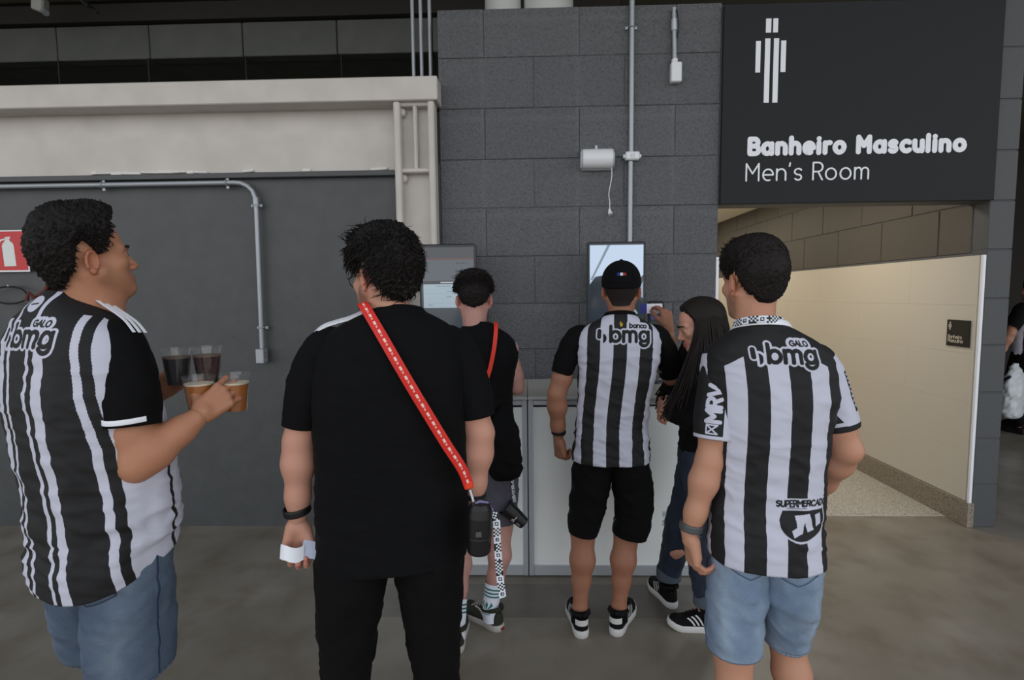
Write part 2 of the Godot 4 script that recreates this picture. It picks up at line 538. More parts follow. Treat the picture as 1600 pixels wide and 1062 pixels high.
func build_shell():
	var rng := RandomNumberGenerator.new()
	rng.seed = 11
	var fl := slab_box("floor", Vector3(-9, -0.2, -12), Vector3(14, 0, 5), M.floor, "polished grey-brown concrete concourse floor with dark stains", 0.0)
	piece("strip", Vector3(-0.98, -0.02, -2.9), Vector3(1.02, 0.0012, -2.585), M.slab, fl, 0.001)
	piece("terrazzo", Vector3(1.27, -0.02, -9.0), Vector3(3.02, 0.003, -3.84), M.terrazzo, fl, 0.001)
	# grey block wall behind the kiosks
	var wb := slab_box("wall_back", Vector3(-0.57, 0, WZ - 0.19), Vector3(1.27, 3.47, WZ - 0.007), M.mortar, "dark grey painted concrete block wall behind the kiosks", 0.0)
	var ys := [3.477, 3.171, 2.849, 2.521, 2.204, 1.882, 1.564, 1.254, 0.935, 0.62, 0.301, 0.0]
	for r in ys.size() - 1:
		var xs := [-0.57, -0.268, 0.355, 0.98, 1.27] if r % 2 == 0 else [-0.57, 0.055, 0.65, 1.27]
		for i in xs.size() - 1:
			var dz := rng.randf_range(-0.002, 0.002)
			piece("block", Vector3(xs[i] + 0.0016, ys[r + 1] + 0.0016, WZ - 0.04), Vector3(xs[i + 1] - 0.0016, ys[r] - 0.0016, WZ + dz), M.block[rng.randi() % 4], wb, 0.0035)
	# dark rendered wall in the steel frame on the left
	slab_box("wall_left", Vector3(-8.8, 0, WZ - 0.2), Vector3(-0.572, 2.5, WZ - 0.012), M.dark_wall, "dark grey rendered wall under the cream steel girder", 0.0)
	# lintel wall over the doorway, behind the sign
	slab_box("wall_front", Vector3(1.27, 2.205, WZ - 0.19), Vector3(3.03, 3.46, WZ), M.mortar, "dark wall over the men's room entrance")
	# the corridor of the men's room
	var cr := slab_box("wall_right", Vector3(3.027, 0, -9.2), Vector3(3.18, 3.46, WZ - 0.006), M.mortar, "corridor wall of the men's room, cream below and dark block above", 0.0)
	var py := [3.46, 3.16, 2.84, 2.52, 2.2, 1.884, 1.564, 1.254, 0.935, 0.62, 0.301, 0.0]
	for r in py.size() - 1:
		piece("end_block", Vector3(3.024, py[r + 1] + 0.002, WZ - 0.12), Vector3(3.188, py[r] - 0.002, WZ + rng.randf_range(-0.001, 0.001)), M.pillar, cr, 0.005)
	for r in 3:
		var y0: float = [1.868, 2.2, 2.52][r]
		var y1: float = [2.2, 2.52, 2.9][r]
		var z := WZ - 0.125
		var first := true
		while z > -9.0:
			var z1: float = z - (0.64 if not first else [0.3, 0.585, 0.3][r])
			first = false
			piece("block", Vector3(3.02, y0 + 0.003, z1 + 0.003), Vector3(3.06, y1 - 0.003, z - 0.003), M.hall_block, cr, 0.005)
			z = z1
	var cy := [0.175, 0.52, 0.855, 1.19, 1.52, 1.852]
	for r in 5:
		var z := WZ - 0.03
		var first := true
		while z > -9.0:
			var z1: float = maxf(z - (1.28 if not first else 0.64 + 0.64 * (r % 2)), -9.1)
			first = false
			piece("panel", Vector3(3.004, cy[r] + 0.0003, z1 + 0.0002), Vector3(3.05, cy[r + 1] - 0.0003, z - 0.0002), M.cream, cr, 0.0009)
			z = z1
	slab_box("baseboard_right", Vector3(2.996, 0, -9.1), Vector3(3.04, 0.172, WZ + 0.004), M.terrazzo_dark, "speckled brown terrazzo skirting along the corridor wall")
	slab_box("trim_1", Vector3(2.998, 0.172, WZ - 0.015), Vector3(3.019, 1.852, WZ + 0.006), M.white, "thin white corner guard on the corridor wall edge")
	slab_box("wall_hall", Vector3(1.08, 0, -9.2), Vector3(1.27, 2.9, WZ - 0.19), M.cream, "cream inner wall on the near side of the corridor", 0.0)
	slab_box("trim_2", Vector3(1.262, 0.1, WZ - 0.03), Vector3(1.282, 1.86, WZ + 0.004), M.white, "thin white corner guard on the block wall edge")
	slab_box("wall_end", Vector3(1.08, 0, -9.4), Vector3(3.2, 2.9, -9.2), M.cream, "cream wall at the far end of the corridor", 0.0)
	slab_box("ceiling_hall", Vector3(1.08, 2.72, -9.3), Vector3(3.04, 2.9, WZ - 0.19), M.ceil_cream, "pale ceiling of the men's room corridor", 0.0)
	var lamp_m := mat(Color(1, 0.95, 0.85), 0.5)
	lamp_m.emission_enabled = true
	lamp_m.emission = Color(1, 0.955, 0.88)
	lamp_m.emission_energy_multiplier = 1.2
	for z in [-4.7, -6.6, -8.3]:
		var t := thing("ceiling_light", "square warm ceiling light over the corridor, %s" % {-4.7: "nearest the entrance", -6.6: "the middle one of three", -8.3: "deepest inside"}[z], "ceiling light", Vector3(2.15, 2.715, z), 0.0, "corridor ceiling lights")
		part("housing", box_mesh(Vector3(0.42, 0.02, 0.42), 0.004), M.white, t)
		part("diffuser", box_mesh(Vector3(0.38, 0.01, 0.38), 0.003), lamp_m, t, Vector3(0, -0.013, 0))
		var al := AreaLight3D.new()
		al.name = "lamp"
		al.area_size = Vector2(0.38, 0.38)
		al.light_color = Color(1, 0.955, 0.88)
		al.light_energy = HALL_LIGHT
		al.area_range = 12.0
		al.area_attenuation = 2.0
		al.shadow_enabled = true
		al.position = Vector3(0, -0.03, 0)
		al.rotation.x = -PI / 2
		t.add_child(al)
	# high structure of the concourse
	var ce := slab_box("ceiling", Vector3(-9, 4.95, -12), Vector3(14, 5.25, CEIL_EDGE), M.deck, "dark concrete deck high over the concourse", 0.0)
	for k in 9:
		piece("rib", Vector3(-9, 4.88, -5.2 - k * 0.42), Vector3(0.6, 4.96, -5.02 - k * 0.42), M.deck, ce, 0.004)
	slab_box("wall_east", Vector3(14, 0, -12), Vector3(14.2, 5, -3), M.dark_wall, "dark wall closing the concourse far on the right", 0.0)
	slab_box("wall_far", Vector3(-9, 0, -12.2), Vector3(14, 5, -12), M.dark, "dark far wall of the concourse", 0.0)
	slab_box("wall_side", Vector3(-9.2, 0, -12), Vector3(-9, 5, CEIL_EDGE), M.dark_wall, "dark wall closing the concourse on the left", 0.0)
	slab_box("wall_mid", Vector3(-9, 0, -7.0), Vector3(1.0, 4.3, -6.75), M.dark, "dark recess behind the steel girder", 0.0)
	var bb := slab_box("beam_back", Vector3(-9, 4.26, -6.7), Vector3(1.0, 4.62, -6.14), M.concrete, "grey precast concrete beam under the deck, behind the girder", 0.0)
	var x := -8.24
	while x < 0.9:
		piece("panel", Vector3(x + 0.006, 4.245, -6.16), Vector3(minf(x + 1.035, 1.0) - 0.006, 4.6, -6.0), M.concrete, bb, 0.008)
		x += 1.035
	slab_box("trim_3", Vector3(-9, 4.62, -6.7), Vector3(1.0, 4.8, -5.95), M.dark, "dark steel edge beam above the precast beam", 0.0)
	for k in 4:
		var h := part("hanger_rod", tube_mesh([Vector3(0, 3.2, 0), Vector3(0, 4.25, 0)], 0.008, 6), M.frame, null, Vector3([-5.13, -4.12, -3.04, -1.99][k], 0, -6.0))
		tag(h, "thin vertical steel rod below the precast beam, %s" % ["furthest left", "second from the left", "third from the left", "nearest the pipes"][k], "rod", "hanger rods under the beam")
		h.mesh = tube_mesh([Vector3(0, 3.0, 0), Vector3(0, 4.25, 0)], 0.008, 6)
	# cream steel girder and its column
	var g := thing("steel_girder", "cream painted steel girder with a deep top flange over the dark wall", "girder")
	part("flange", box_mesh(Vector3(8.2, 0.147, 0.24), 0.006), M.steel_paint, g, Vector3(-4.655, 2.935, -3.62))
	part("web", box_mesh(Vector3(8.0, 0.41, 0.06), 0.003), M.steel_paint, g, Vector3(-4.83, 2.67, -3.69))
	part("shelf_angle", box_mesh(Vector3(8.0, 0.035, 0.1), 0.004), M.dark_wall, g, Vector3(-4.83, 2.44, -3.665))
	var filler := MB.new()
	var fx := -2.95
	while fx < -1.0:
		var l := rng.randf_range(0.04, 0.15)
		if rng.randf() < 0.8 and (fx < -2.0 or rng.randf() < 0.4):
			filler.box(Vector3(fx + l * 0.5, 2.474 + rng.randf_range(-0.004, 0.004), -3.652), Vector3(l, rng.randf_range(0.01, 0.024), 0.024), 0.004, Basis(Vector3.BACK, rng.randf_range(-0.06, 0.06)))
		fx += l
	part("filler", filler.mesh(), mat(Color(0.88, 0.87, 0.85), 0.8), g).set_meta("kind", "stuff")
	var c := thing("steel_column", "cream painted steel column with stiffener plates at the girder's end", "column", Vector3(-0.712, 0, -3.6))
	part("web", box_mesh(Vector3(0.25, 2.86, 0.04), 0.003), M.steel_paint, c, Vector3(0, 1.43, -0.03))
	for s in [-1, 1]:
		part("flange", box_mesh(Vector3(0.042, 2.86, 0.12), 0.008), M.steel_paint, c, Vector3(0.11 * s, 1.43, 0.03))
	part("stiffener", box_mesh(Vector3(0.026, 0.42, 0.075), 0.008), M.steel_paint, c, Vector3(0.0, 2.65, 0.02))
	for y in [2.435, 2.852]:
		part("stiffener", box_mesh(Vector3(0.2, 0.026, 0.08), 0.006), M.steel_paint, c, Vector3(0, y, 0.02))
	for p in [[-0.085, 2.81], [-0.12, 2.81], [-0.085, 2.39], [-0.12, 2.39]]:
		var w := MB.new()
		w.ball(Vector3.ZERO, Vector3(0.022, 0.028, 0.02), 8, 10)
		part("weld", w.mesh(), M.steel_paint, c, Vector3(p[0], p[1], 0.02))

# ---------------------------------------------------------------- fittings on the walls, kiosks and counter
func pipe(called: String, pts: Array, r: float, m: Material, label: String, group := "") -> Node3D:
	var t := thing(called, label, "pipe", pts[0], 0.0, group)
	var rel := []
	for p in pts: rel.append(p - pts[0])
	part("tube", tube_mesh(rel, r, 14), m, t)
	return t

func clamp_on(t: Node3D, at: Vector3, r: float, along := Vector3.UP):
	var b := MB.new()
	var side := along.cross(Vector3.BACK).normalized()
	var pts := PackedVector3Array()
	for k in 9:
		var an := PI * k / 8.0
		pts.push_back(side * cos(an) * (r + 0.003) + Vector3.BACK * sin(an) * (r + 0.003))
	b.tube(pts, 0.004, 6)
	for s in [-1.0, 1.0]: b.box(side * s * (r + 0.012) - Vector3.BACK * (r - 0.004), Vector3(0.02, 0.02, 0.006), 0.002)
	part("clamp", b.mesh(), M.zinc, t, at - t.position)

func build_fittings():
	var rng := RandomNumberGenerator.new()
	rng.seed = 23
	# entrance sign
	var s := thing("entrance_sign", "big dark sign with white pictogram reading Banheiro Masculino, Men's Room", "sign", Vector3(1.272, 2.2, -3.635))
	part("board", box_mesh(Vector3(1.752, 1.25, 0.03), 0.003), M.sign, s, Vector3(0.876, 0.625, 0))
	for q in [[1.532, 1.574, 3.27, 3.356], [1.578, 1.617, 3.27, 3.356], [1.472, 1.511, 3.026, 3.22], [1.631, 1.671, 3.026, 3.22], [1.53, 1.571, 2.837, 3.235], [1.585, 1.626, 2.837, 3.235]]:
		part("pictogram_bar", box_mesh(Vector3(q[1] - q[0] - 0.008, q[3] - q[2], 0.004), 0.001), M.white, s, Vector3((q[0] + q[1]) * 0.5 - 1.272, (q[2] + q[3]) * 0.5 - 2.2, 0.016))
	sign_text(s, "Banheiro Masculino", Vector2(1.438 - 1.272, 2.518 - 2.2), 0.093, 0.0158, 1.405, "lettering_bold")
	sign_text(s, "Men's Room", Vector2(1.43 - 1.272, 2.347 - 2.2), 0.108, 0.005, 0.806, "lettering_light")
	# small sign in the corridor
	var im := picture(220, 200, Color(0.07, 0.065, 0.06))
	for q in [[24, 14, 5, 16], [31, 14, 5, 16], [17, 32, 5, 26], [38, 32, 5, 26], [24, 32, 5, 44], [31, 32, 5, 44]]: im.fill_rect(Rect2i(q[0], q[1], q[2], q[3]), Color(0.85, 0.82, 0.76))
	write(im, "Banheiro", Vector2(16, 142), 26, 2.2, Color(0.85, 0.82, 0.76), 0, 0.06)
	write(im, "Masculino", Vector2(16, 172), 26, 2.2, Color(0.85, 0.82, 0.76), 0, 0.06)
	var ds := thing("door_sign", "small black square sign with pictogram on the cream corridor wall", "sign", Vector3(2.998, 1.323, -3.815))
	part("plate", box_mesh(Vector3(0.006, 0.184, 0.2), 0.001), M.black_plastic, ds)
	var q := MB.new()
	q.quad(Vector3(-0.0035, 0.09, -0.098), Vector3(-0.0035, 0.09, 0.098), Vector3(-0.0035, -0.09, 0.098), Vector3(-0.0035, -0.09, -0.098), Vector2(0, 0), Vector2(1, 0), Vector2(1, 1), Vector2(0, 1), Vector3.LEFT)
	part("print", q.mesh(), printed(im, 0.5), ds)
	# extinguisher sign on the dark wall
	im = picture(256, 256, Color(0.9, 0.9, 0.9))
	im.fill_rect(Rect2i(6, 8, 244, 238), Color(0.76, 0.1, 0.13))
	var wc := Color(0.86, 0.88, 0.86)
	fill_poly(im, PackedVector2Array([Vector2(102, 222), Vector2(96, 96), Vector2(104, 78), Vector2(116, 68), Vector2(118, 54), Vector2(146, 54), Vector2(148, 68), Vector2(162, 76), Vector2(170, 94), Vector2(176, 220)]), wc)
	fill_poly(im, PackedVector2Array([Vector2(116, 52), Vector2(120, 42), Vector2(152, 40), Vector2(150, 52)]), wc)
	ink(im, [PackedVector2Array([Vector2(112, 56), Vector2(90, 62), Vector2(80, 76), Vector2(78, 94)])], 5.0, wc)
	var ex := thing("extinguisher_sign", "red square fire extinguisher sign with a white pictogram on the dark wall", "sign", Vector3(-3.565, 1.962, -3.634))
	part("plate", box_mesh(Vector3(0.292, 0.285, 0.005), 0.001), M.white, ex)
	q = MB.new()
	q.quad(Vector3(-0.145, 0.142, 0.003), Vector3(0.145, 0.142, 0.003), Vector3(0.145, -0.142, 0.003), Vector3(-0.145, -0.142, 0.003), Vector2(0, 0), Vector2(1, 0), Vector2(1, 1), Vector2(0, 1), Vector3.BACK)
	part("print", q.mesh(), printed(im, 0.4), ex)
	# coiled black cable hung on a nail
	var cab := thing("cable_loop", "thin black cable loop hanging from a nail under the extinguisher sign", "cable", Vector3(-3.56, 1.66, -3.61))
	var lp := PackedVector3Array()
	for k in 33: lp.push_back(Vector3(cos(TAU * k / 32.0) * 0.13, sin(TAU * k / 32.0) * 0.058, sin(k * 0.8) * 0.004))
	part("loop", tube_mesh(Array(lp), 0.006, 8), M.rubber, cab)
	part("nail", tube_mesh([Vector3(0.01, 0.066, -0.03), Vector3(0.01, 0.066, 0.014)], 0.006, 8), M.zinc, cab)
	# conduits
	var lc := pipe("conduit", [Vector3(-6.2, 2.392, -3.612), Vector3(-1.95, 2.392, -3.612), Vector3(-1.905, 2.388, -3.612), Vector3(-1.86, 2.368, -3.612), Vector3(-1.827, 2.335, -3.612), Vector3(-1.81, 2.285, -3.612), Vector3(-1.808, 2.2, -3.612), Vector3(-1.816, 1.27, -3.612)], 0.0155, M.zinc, "galvanised conduit bending down the dark wall on the left")
	for p in [Vector3(-4.5, 2.392, -3.612), Vector3(-2.85, 2.392, -3.612), Vector3(-2.0, 2.392, -3.612)]: clamp_on(lc, p, 0.016, Vector3.RIGHT)
	for y in [2.24, 1.42]: clamp_on(lc, Vector3(-1.81, y, -3.612), 0.016)
	part("coupling", tube_mesh([Vector3(0, 0, 0), Vector3(0, -0.06, 0)], 0.02, 14), M.zinc, lc, Vector3(-1.808, 2.29, -3.612) - lc.position)
	var bx := thing("outlet_box", "small grey box at the lower end of the left conduit", "outlet box", Vector3(-1.817, 1.228, -3.605))
	part("body", box_mesh(Vector3(0.056, 0.1, 0.065), 0.004), M.zinc, bx)
	for y in [-0.03, 0.03]: part("screw", tube_mesh([Vector3(0.03, y, 0), Vector3(0.037, y, 0)], 0.008, 8), M.zinc, bx)
	var mc := pipe("conduit", [Vector3(0.69, 4.9, -3.63), Vector3(0.69, 2.546, -3.63)], 0.0165, M.zinc, "straight grey conduit on the block wall above the white outlet box")
	pipe("conduit", [Vector3(0.687, 2.488, -3.63), Vector3(0.684, 1.06, -3.63)], 0.0165, M.zinc, "straight grey conduit running from the outlet box down behind the right kiosk screen")
	clamp_on(mc, Vector3(0.688, 3.33, -3.63), 0.017)
	var ob := thing("outlet_box", "white outlet box with a round socket on the block wall conduit", "outlet box", Vector3(0.695, 2.517, -3.622))
	part("body", box_mesh(Vector3(0.092, 0.054, 0.055), 0.008), M.plastic, ob)
	for sx in [-1.0, 1.0]: part("lug", tube_mesh([Vector3(sx * 0.04, 0, 0), Vector3(sx * 0.058, 0, 0)], 0.014, 10), M.plastic, ob)
	part("socket", tube_mesh([Vector3(0, 0, 0.026), Vector3(0, 0, 0.031)], 0.015, 16), M.alu, ob)
	var sw := thing("junction_box", "white rectangular junction box high on the block wall near the sign", "junction box", Vector3(0.972, 3.038, -3.625))
	part("body", box_mesh(Vector3(0.068, 0.124, 0.05), 0.006), M.plastic, sw)
	part("pipe", tube_mesh([Vector3(-0.008, 0.06, 0), Vector3(-0.016, 0.4, 0)], 0.0145, 12), M.zinc, sw)
	part("coupling", tube_mesh([Vector3(-0.013, 0.26, 0), Vector3(-0.0145, 0.33, 0)], 0.019, 12), M.alu, sw)
	part("gland", tube_mesh([Vector3(-0.008, 0.06, 0), Vector3(-0.008, 0.085, 0)], 0.02, 12), M.plastic, sw)
	part("wire", tube_mesh(Array(spline([Vector3(-0.016, 0.4, 0.0), Vector3(0.0, 0.36, 0.02), Vector3(0.008, 0.28, 0.022), Vector3(0.002, 0.21, 0.018)], 6)), 0.003, 6), M.rubber, sw)
	# cylindrical lamp with a hanging plug
	var lf := thing("wall_lamp", "white cylindrical emergency lamp with a dangling cord on the block wall", "wall lamp", Vector3(0.467, 2.503, -3.62))
	var lb := MB.new()
	lb.lathe([Vector2(0, -0.108), Vector2(0.052, -0.108), Vector2(0.062, -0.1), Vector2(0.064, -0.09), Vector2(0.064, 0.09), Vector2(0.062, 0.1), Vector2(0.052, 0.108), Vector2(0, 0.108)], 28, Transform3D(Basis(Vector3.BACK, PI / 2), Vector3.ZERO))
	part("body", lb.mesh(), M.plastic, lf)
	for sx in [-1.0, 1.0]:
		var cp := MB.new()
		cp.lathe([Vector2(0, -0.004), Vector2(0.062, -0.004), Vector2(0.067, 0.0), Vector2(0.062, 0.004), Vector2(0, 0.004)], 28, Transform3D(Basis(Vector3.BACK, PI / 2), Vector3(sx * 0.1, 0, 0)))
		part("end_cap", cp.mesh(), M.alu, lf)
	part("back_plate", box_mesh(Vector3(0.2, 0.138, 0.03), 0.004), M.alu, lf, Vector3(0, 0, -0.02))
	part("knob", tube_mesh([Vector3(-0.006, 0.06, 0), Vector3(-0.006, 0.086, 0)], 0.009, 10), M.alu, lf)
	part("cord", tube_mesh(Array(spline([Vector3(0.092, -0.055, 0.02), Vector3(0.094, -0.12, 0.01), Vector3(0.078, -0.22, 0.0), Vector3(0.084, -0.28, 0.0), Vector3(0.082, -0.33, 0.0)], 6)), 0.0032, 6), M.plastic, lf)
	part("plug", tube_mesh([Vector3(0.082, -0.322, 0), Vector3(0.084, -0.342, 0.004), Vector3(0.088, -0.358, 0.01)], [0.006, 0.012, 0.017], 10), M.plastic, lf)
	# three thin pipes above the girder, and two ducts above the block wall
	for k in 3:
		pipe("riser_pipe", [Vector3([-0.762, -0.706, -0.645][k], 2.98, -3.8), Vector3([-0.762, -0.706, -0.645][k], 4.95, -3.8)], 0.0125, M.zinc, "thin grey riser pipe above the girder, %s of three" % ["left one", "middle one", "right one"][k], "riser pipes above the girder")
	for k in 2:
		var d := thing("duct", "pale round duct rising behind the block wall, %s" % ["narrower one", "wider one"][k], "duct", Vector3([-0.16, 0.18][k], 0, -4.2))
		var r: float = [0.135, 0.183][k]
		var lm := MB.new()
		lm.lathe([Vector2(0, 2.0), Vector2(r, 2.0), Vector2(r, 3.9), Vector2(r + 0.008, 3.905), Vector2(r + 0.008, 3.925), Vector2(r, 3.93), Vector2(r, 4.95)], 36)
		part("shaft", lm.mesh(), M.duct, d)
	# under the deck, top left: a spotlight and a dark bracket
	var sp := thing("spotlight", "small pale spotlight fixed under the deck at the upper left", "spotlight", Vector3(-4.93, 4.6, -5.6))
	part("housing", box_mesh(Vector3(0.11, 0.13, 0.12), 0.015), M.duct, sp, Vector3(0, 0.02, 0), Vector3(0.3, 0.2, -0.3))
	part("arm", tube_mesh([Vector3(0, 0.06, 0), Vector3(-0.12, 0.34, 0)], 0.014, 8), M.frame, sp)
	part("lens", tube_mesh([Vector3(0.05, -0.05, 0.02), Vector3(0.09, -0.08, 0.04)], 0.03, 14), M.alu, sp)
	var br := thing("cable_tray", "dark cable tray hanging under the deck left of the pipes", "cable tray", Vector3(-4.52, 4.62, -5.6))
	for k in 2: part("rail", tube_mesh([Vector3(-0.28, 0.3, -0.06 + k * 0.12), Vector3(0.14, -0.06, -0.06 + k * 0.12)], 0.016, 8), M.frame, br)
	for k in 5: part("rung", tube_mesh([Vector3(-0.25 + k * 0.085, 0.275 - k * 0.073, -0.06), Vector3(-0.25 + k * 0.085, 0.275 - k * 0.073, 0.06)], 0.01, 6), M.frame, br)
	build_counter()
	build_kiosks()

func sign_text(s: Node3D, text: String, at: Vector2, size: float, half: float, want: float, called: String):
	var spread := 0.0
	if text.length() > 1: spread = (want - 2.0 * half - strokes_width(text, size)) / size / text.length() + 0.012
	var b := MB.new()
	var seg := 0
	for line in strokes_of(text, Vector2.ZERO, size, 0.0, spread):
		var pts := PackedVector3Array()
		for p in line: pts.push_back(Vector3(p.x, -p.y, 0))
		# round-ended flat strokes, a few millimetres thick
		for i in pts.size() - 1:
			var u := (pts[i + 1] - pts[i]).normalized()
			var a0 := atan2(u.y, u.x)
			var poly := PackedVector2Array()
			for k in 7: poly.push_back(Vector2(pts[i].x, pts[i].y) + Vector2.from_angle(a0 + PI * 0.5 + PI * k / 6.0) * half)
			for k in 7: poly.push_back(Vector2(pts[i + 1].x, pts[i + 1].y) + Vector2.from_angle(a0 - PI * 0.5 + PI * k / 6.0) * half)
			b.extrude(poly, 0.0, 0.003 + (seg % 40) * 0.00012)
			seg += 1
	part(called, b.mesh(), M.white, s, Vector3(at.x + half, at.y, 0.0145))

func build_counter():
	var ft := -2.98
	for k in 2:
		var x0: float = [-0.995, -0.001][k]
		var x1: float = [-0.004, 1.02][k]
		var c := thing("counter_unit", "white panelled exhibition counter unit with aluminium frame, %s" % ["left unit, behind the man in grey shorts", "right unit, behind the man in the cap"][k], "counter", Vector3((x0 + x1) * 0.5, 0, ft), 0.0, "counter units under the kiosks")
		var w := x1 - x0
		for sx in [-1.0, 1.0]:
			var p := MB.new()
			p.box(Vector3(0, 0.52, 0), Vector3(0.03, 1.03, 0.03), 0.003)
			p.box(Vector3(-0.007, 0.52, 0.016), Vector3(0.006, 1.03, 0.006), 0.002)
			p.box(Vector3(0.007, 0.52, 0.016), Vector3(0.006, 1.03, 0.006), 0.002)
			part("post", p.mesh(), M.alu, c, Vector3(sx * (w * 0.5 - 0.016), 0, -0.02))
			part("post", box_mesh(Vector3(0.03, 1.03, 0.03), 0.003), M.alu, c, Vector3(sx * (w * 0.5 - 0.016), 0.52, -0.6))
			part("side_panel", box_mesh(Vector3(0.008, 0.97, 0.55), 0.001), M.panel, c, Vector3(sx * (w * 0.5 - 0.016), 0.53, -0.31))
		part("front_panel", box_mesh(Vector3(w - 0.06, 0.94, 0.01), 0.001), M.panel, c, Vector3(0, 0.52, -0.02))
		part("top_rail", box_mesh(Vector3(w - 0.06, 0.03, 0.03), 0.004), M.alu, c, Vector3(0, 1.017, -0.02))
		var r := MB.new()
		r.box(Vector3(0, 0.035, -0.018), Vector3(w - 0.06, 0.06, 0.028), 0.004)
		r.box(Vector3(0, 0.062, -0.006), Vector3(w - 0.06, 0.006, 0.01), 0.002)
		part("bottom_rail", r.mesh(), M.alu, c)
		part("countertop", box_mesh(Vector3(w, 0.02, 0.64), 0.003), M.top, c, Vector3(0, 1.046, -0.305))
		part("top_edge", box_mesh(Vector3(w, 0.012, 0.006), 0.002), M.alu, c, Vector3(0, 1.046, 0.017))

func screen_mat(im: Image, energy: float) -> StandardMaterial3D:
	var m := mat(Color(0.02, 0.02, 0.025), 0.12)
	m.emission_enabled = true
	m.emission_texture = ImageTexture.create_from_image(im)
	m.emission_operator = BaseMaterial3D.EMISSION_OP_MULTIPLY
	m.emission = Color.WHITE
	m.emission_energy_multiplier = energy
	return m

func build_kiosks():
	for k in 2:
		var im: Image
		if k == 0:
			im = picture(256, 460, Color(0.30, 0.335, 0.37))
			im.fill_rect(Rect2i(0, 0, 256, 56), Color(0.27, 0.29, 0.31))
			im.fill_rect(Rect2i(0, 52, 256, 7), Color(0.45, 0.27, 0.27))
			im.fill_rect(Rect2i(0, 59, 256, 100), Color(0.37, 0.4, 0.45))
			for q in [[8, 74, 18, 8], [168, 72, 20, 6], [196, 72, 12, 6], [214, 74, 10, 5], [10, 98, 12, 16], [166, 104, 10, 10], [190, 106, 30, 4]]: im.fill_rect(Rect2i(q[0], q[1], q[2], q[3]), Color(0.24, 0.26, 0.3))
			im.fill_rect(Rect2i(8, 158, 240, 14), Color(0.17, 0.2, 0.24))
			im.fill_rect(Rect2i(92, 163, 70, 6), Color(0.8, 0.84, 0.86))
			im.fill_rect(Rect2i(8, 174, 240, 112), Color(0.74, 0.83, 0.89))
			for y in [196, 218, 240, 262]: im.fill_rect(Rect2i(22, y, 190, 1), Color(0.62, 0.71, 0.78))
			for q in [[70, 182, 70, 4], [120, 206, 26, 4], [120, 230, 26, 6], [30, 270, 24, 5]]: im.fill_rect(Rect2i(q[0], q[1], q[2], q[3]), Color(0.6, 0.68, 0.75))
		else:
			im = picture(256, 460, Color(0.2, 0.235, 0.265))  # reflection of the sky opening painted into the glow: bright top, dark below
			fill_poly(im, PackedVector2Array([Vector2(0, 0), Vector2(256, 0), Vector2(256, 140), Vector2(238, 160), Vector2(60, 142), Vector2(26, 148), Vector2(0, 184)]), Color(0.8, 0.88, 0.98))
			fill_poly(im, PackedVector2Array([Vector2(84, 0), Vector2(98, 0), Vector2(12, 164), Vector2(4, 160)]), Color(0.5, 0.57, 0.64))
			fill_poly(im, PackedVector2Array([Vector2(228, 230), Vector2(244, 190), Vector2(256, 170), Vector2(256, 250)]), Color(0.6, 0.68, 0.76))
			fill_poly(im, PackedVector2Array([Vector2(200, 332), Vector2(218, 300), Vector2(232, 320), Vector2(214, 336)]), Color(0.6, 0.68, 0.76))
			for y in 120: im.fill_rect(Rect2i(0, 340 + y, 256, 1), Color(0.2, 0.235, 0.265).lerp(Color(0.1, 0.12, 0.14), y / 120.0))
		var o := thing("kiosk_screen", ["tall self-service screen showing a pale form on the left kiosk", "tall self-service screen with a bright painted sky reflection behind the capped man"][k], "kiosk screen", Vector3([-0.498, 0.56][k], 1.056, -3.42), 0.0, "self-service kiosks on the counter")
		part("case", box_mesh(Vector3(0.362, 0.66, 0.05), 0.008), M.frame, o, Vector3(0, 0.56, 0))
		var q := MB.new()
		q.quad(Vector3(-0.166, 0.87, 0), Vector3(0.166, 0.87, 0), Vector3(0.166, 0.26, 0), Vector3(-0.166, 0.26, 0), Vector2(0, 0), Vector2(1, 0), Vector2(1, 1), Vector2(0, 1), Vector3.BACK)
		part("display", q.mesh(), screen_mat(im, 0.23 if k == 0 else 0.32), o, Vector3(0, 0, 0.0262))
		part("stand", box_mesh(Vector3(0.1, 0.26, 0.04), 0.006), M.frame, o, Vector3(0, 0.13, -0.01))
		part("base_plate", box_mesh(Vector3(0.3, 0.012, 0.2), 0.004), M.frame, o, Vector3(0, 0.006, 0))
	var t := thing("card_terminal", "black card terminal with keypad beside the right kiosk screen", "card terminal", Vector3(0.815, 1.056, -3.4))
	part("arm", tube_mesh([Vector3(0, 0, 0), Vector3(0, 0.2, -0.01)], 0.018, 12), M.frame, t)
	part("foot", tube_mesh([Vector3(0, 0, 0), Vector3(0, 0.012, 0)], 0.05, 18), M.frame, t)
	var tilt := Vector3(-0.25, 0, 0)
	var body := part("body", box_mesh(Vector3(0.1, 0.36, 0.045), 0.01), M.black_plastic, t, Vector3(0, 0.34, 0.0), tilt)
	var lit := mat(Color(0.1, 0.11, 0.4), 0.2)
	part("display", box_mesh(Vector3(0.08, 0.07, 0.004), 0.001), lit, body, Vector3(0, 0.09, 0.024))
	for r in 4:
		for c in 3: part("key", box_mesh(Vector3(0.02, 0.014, 0.008), 0.003), M.frame, body, Vector3(-0.026 + c * 0.026, 0.0 - r * 0.022, 0.024))

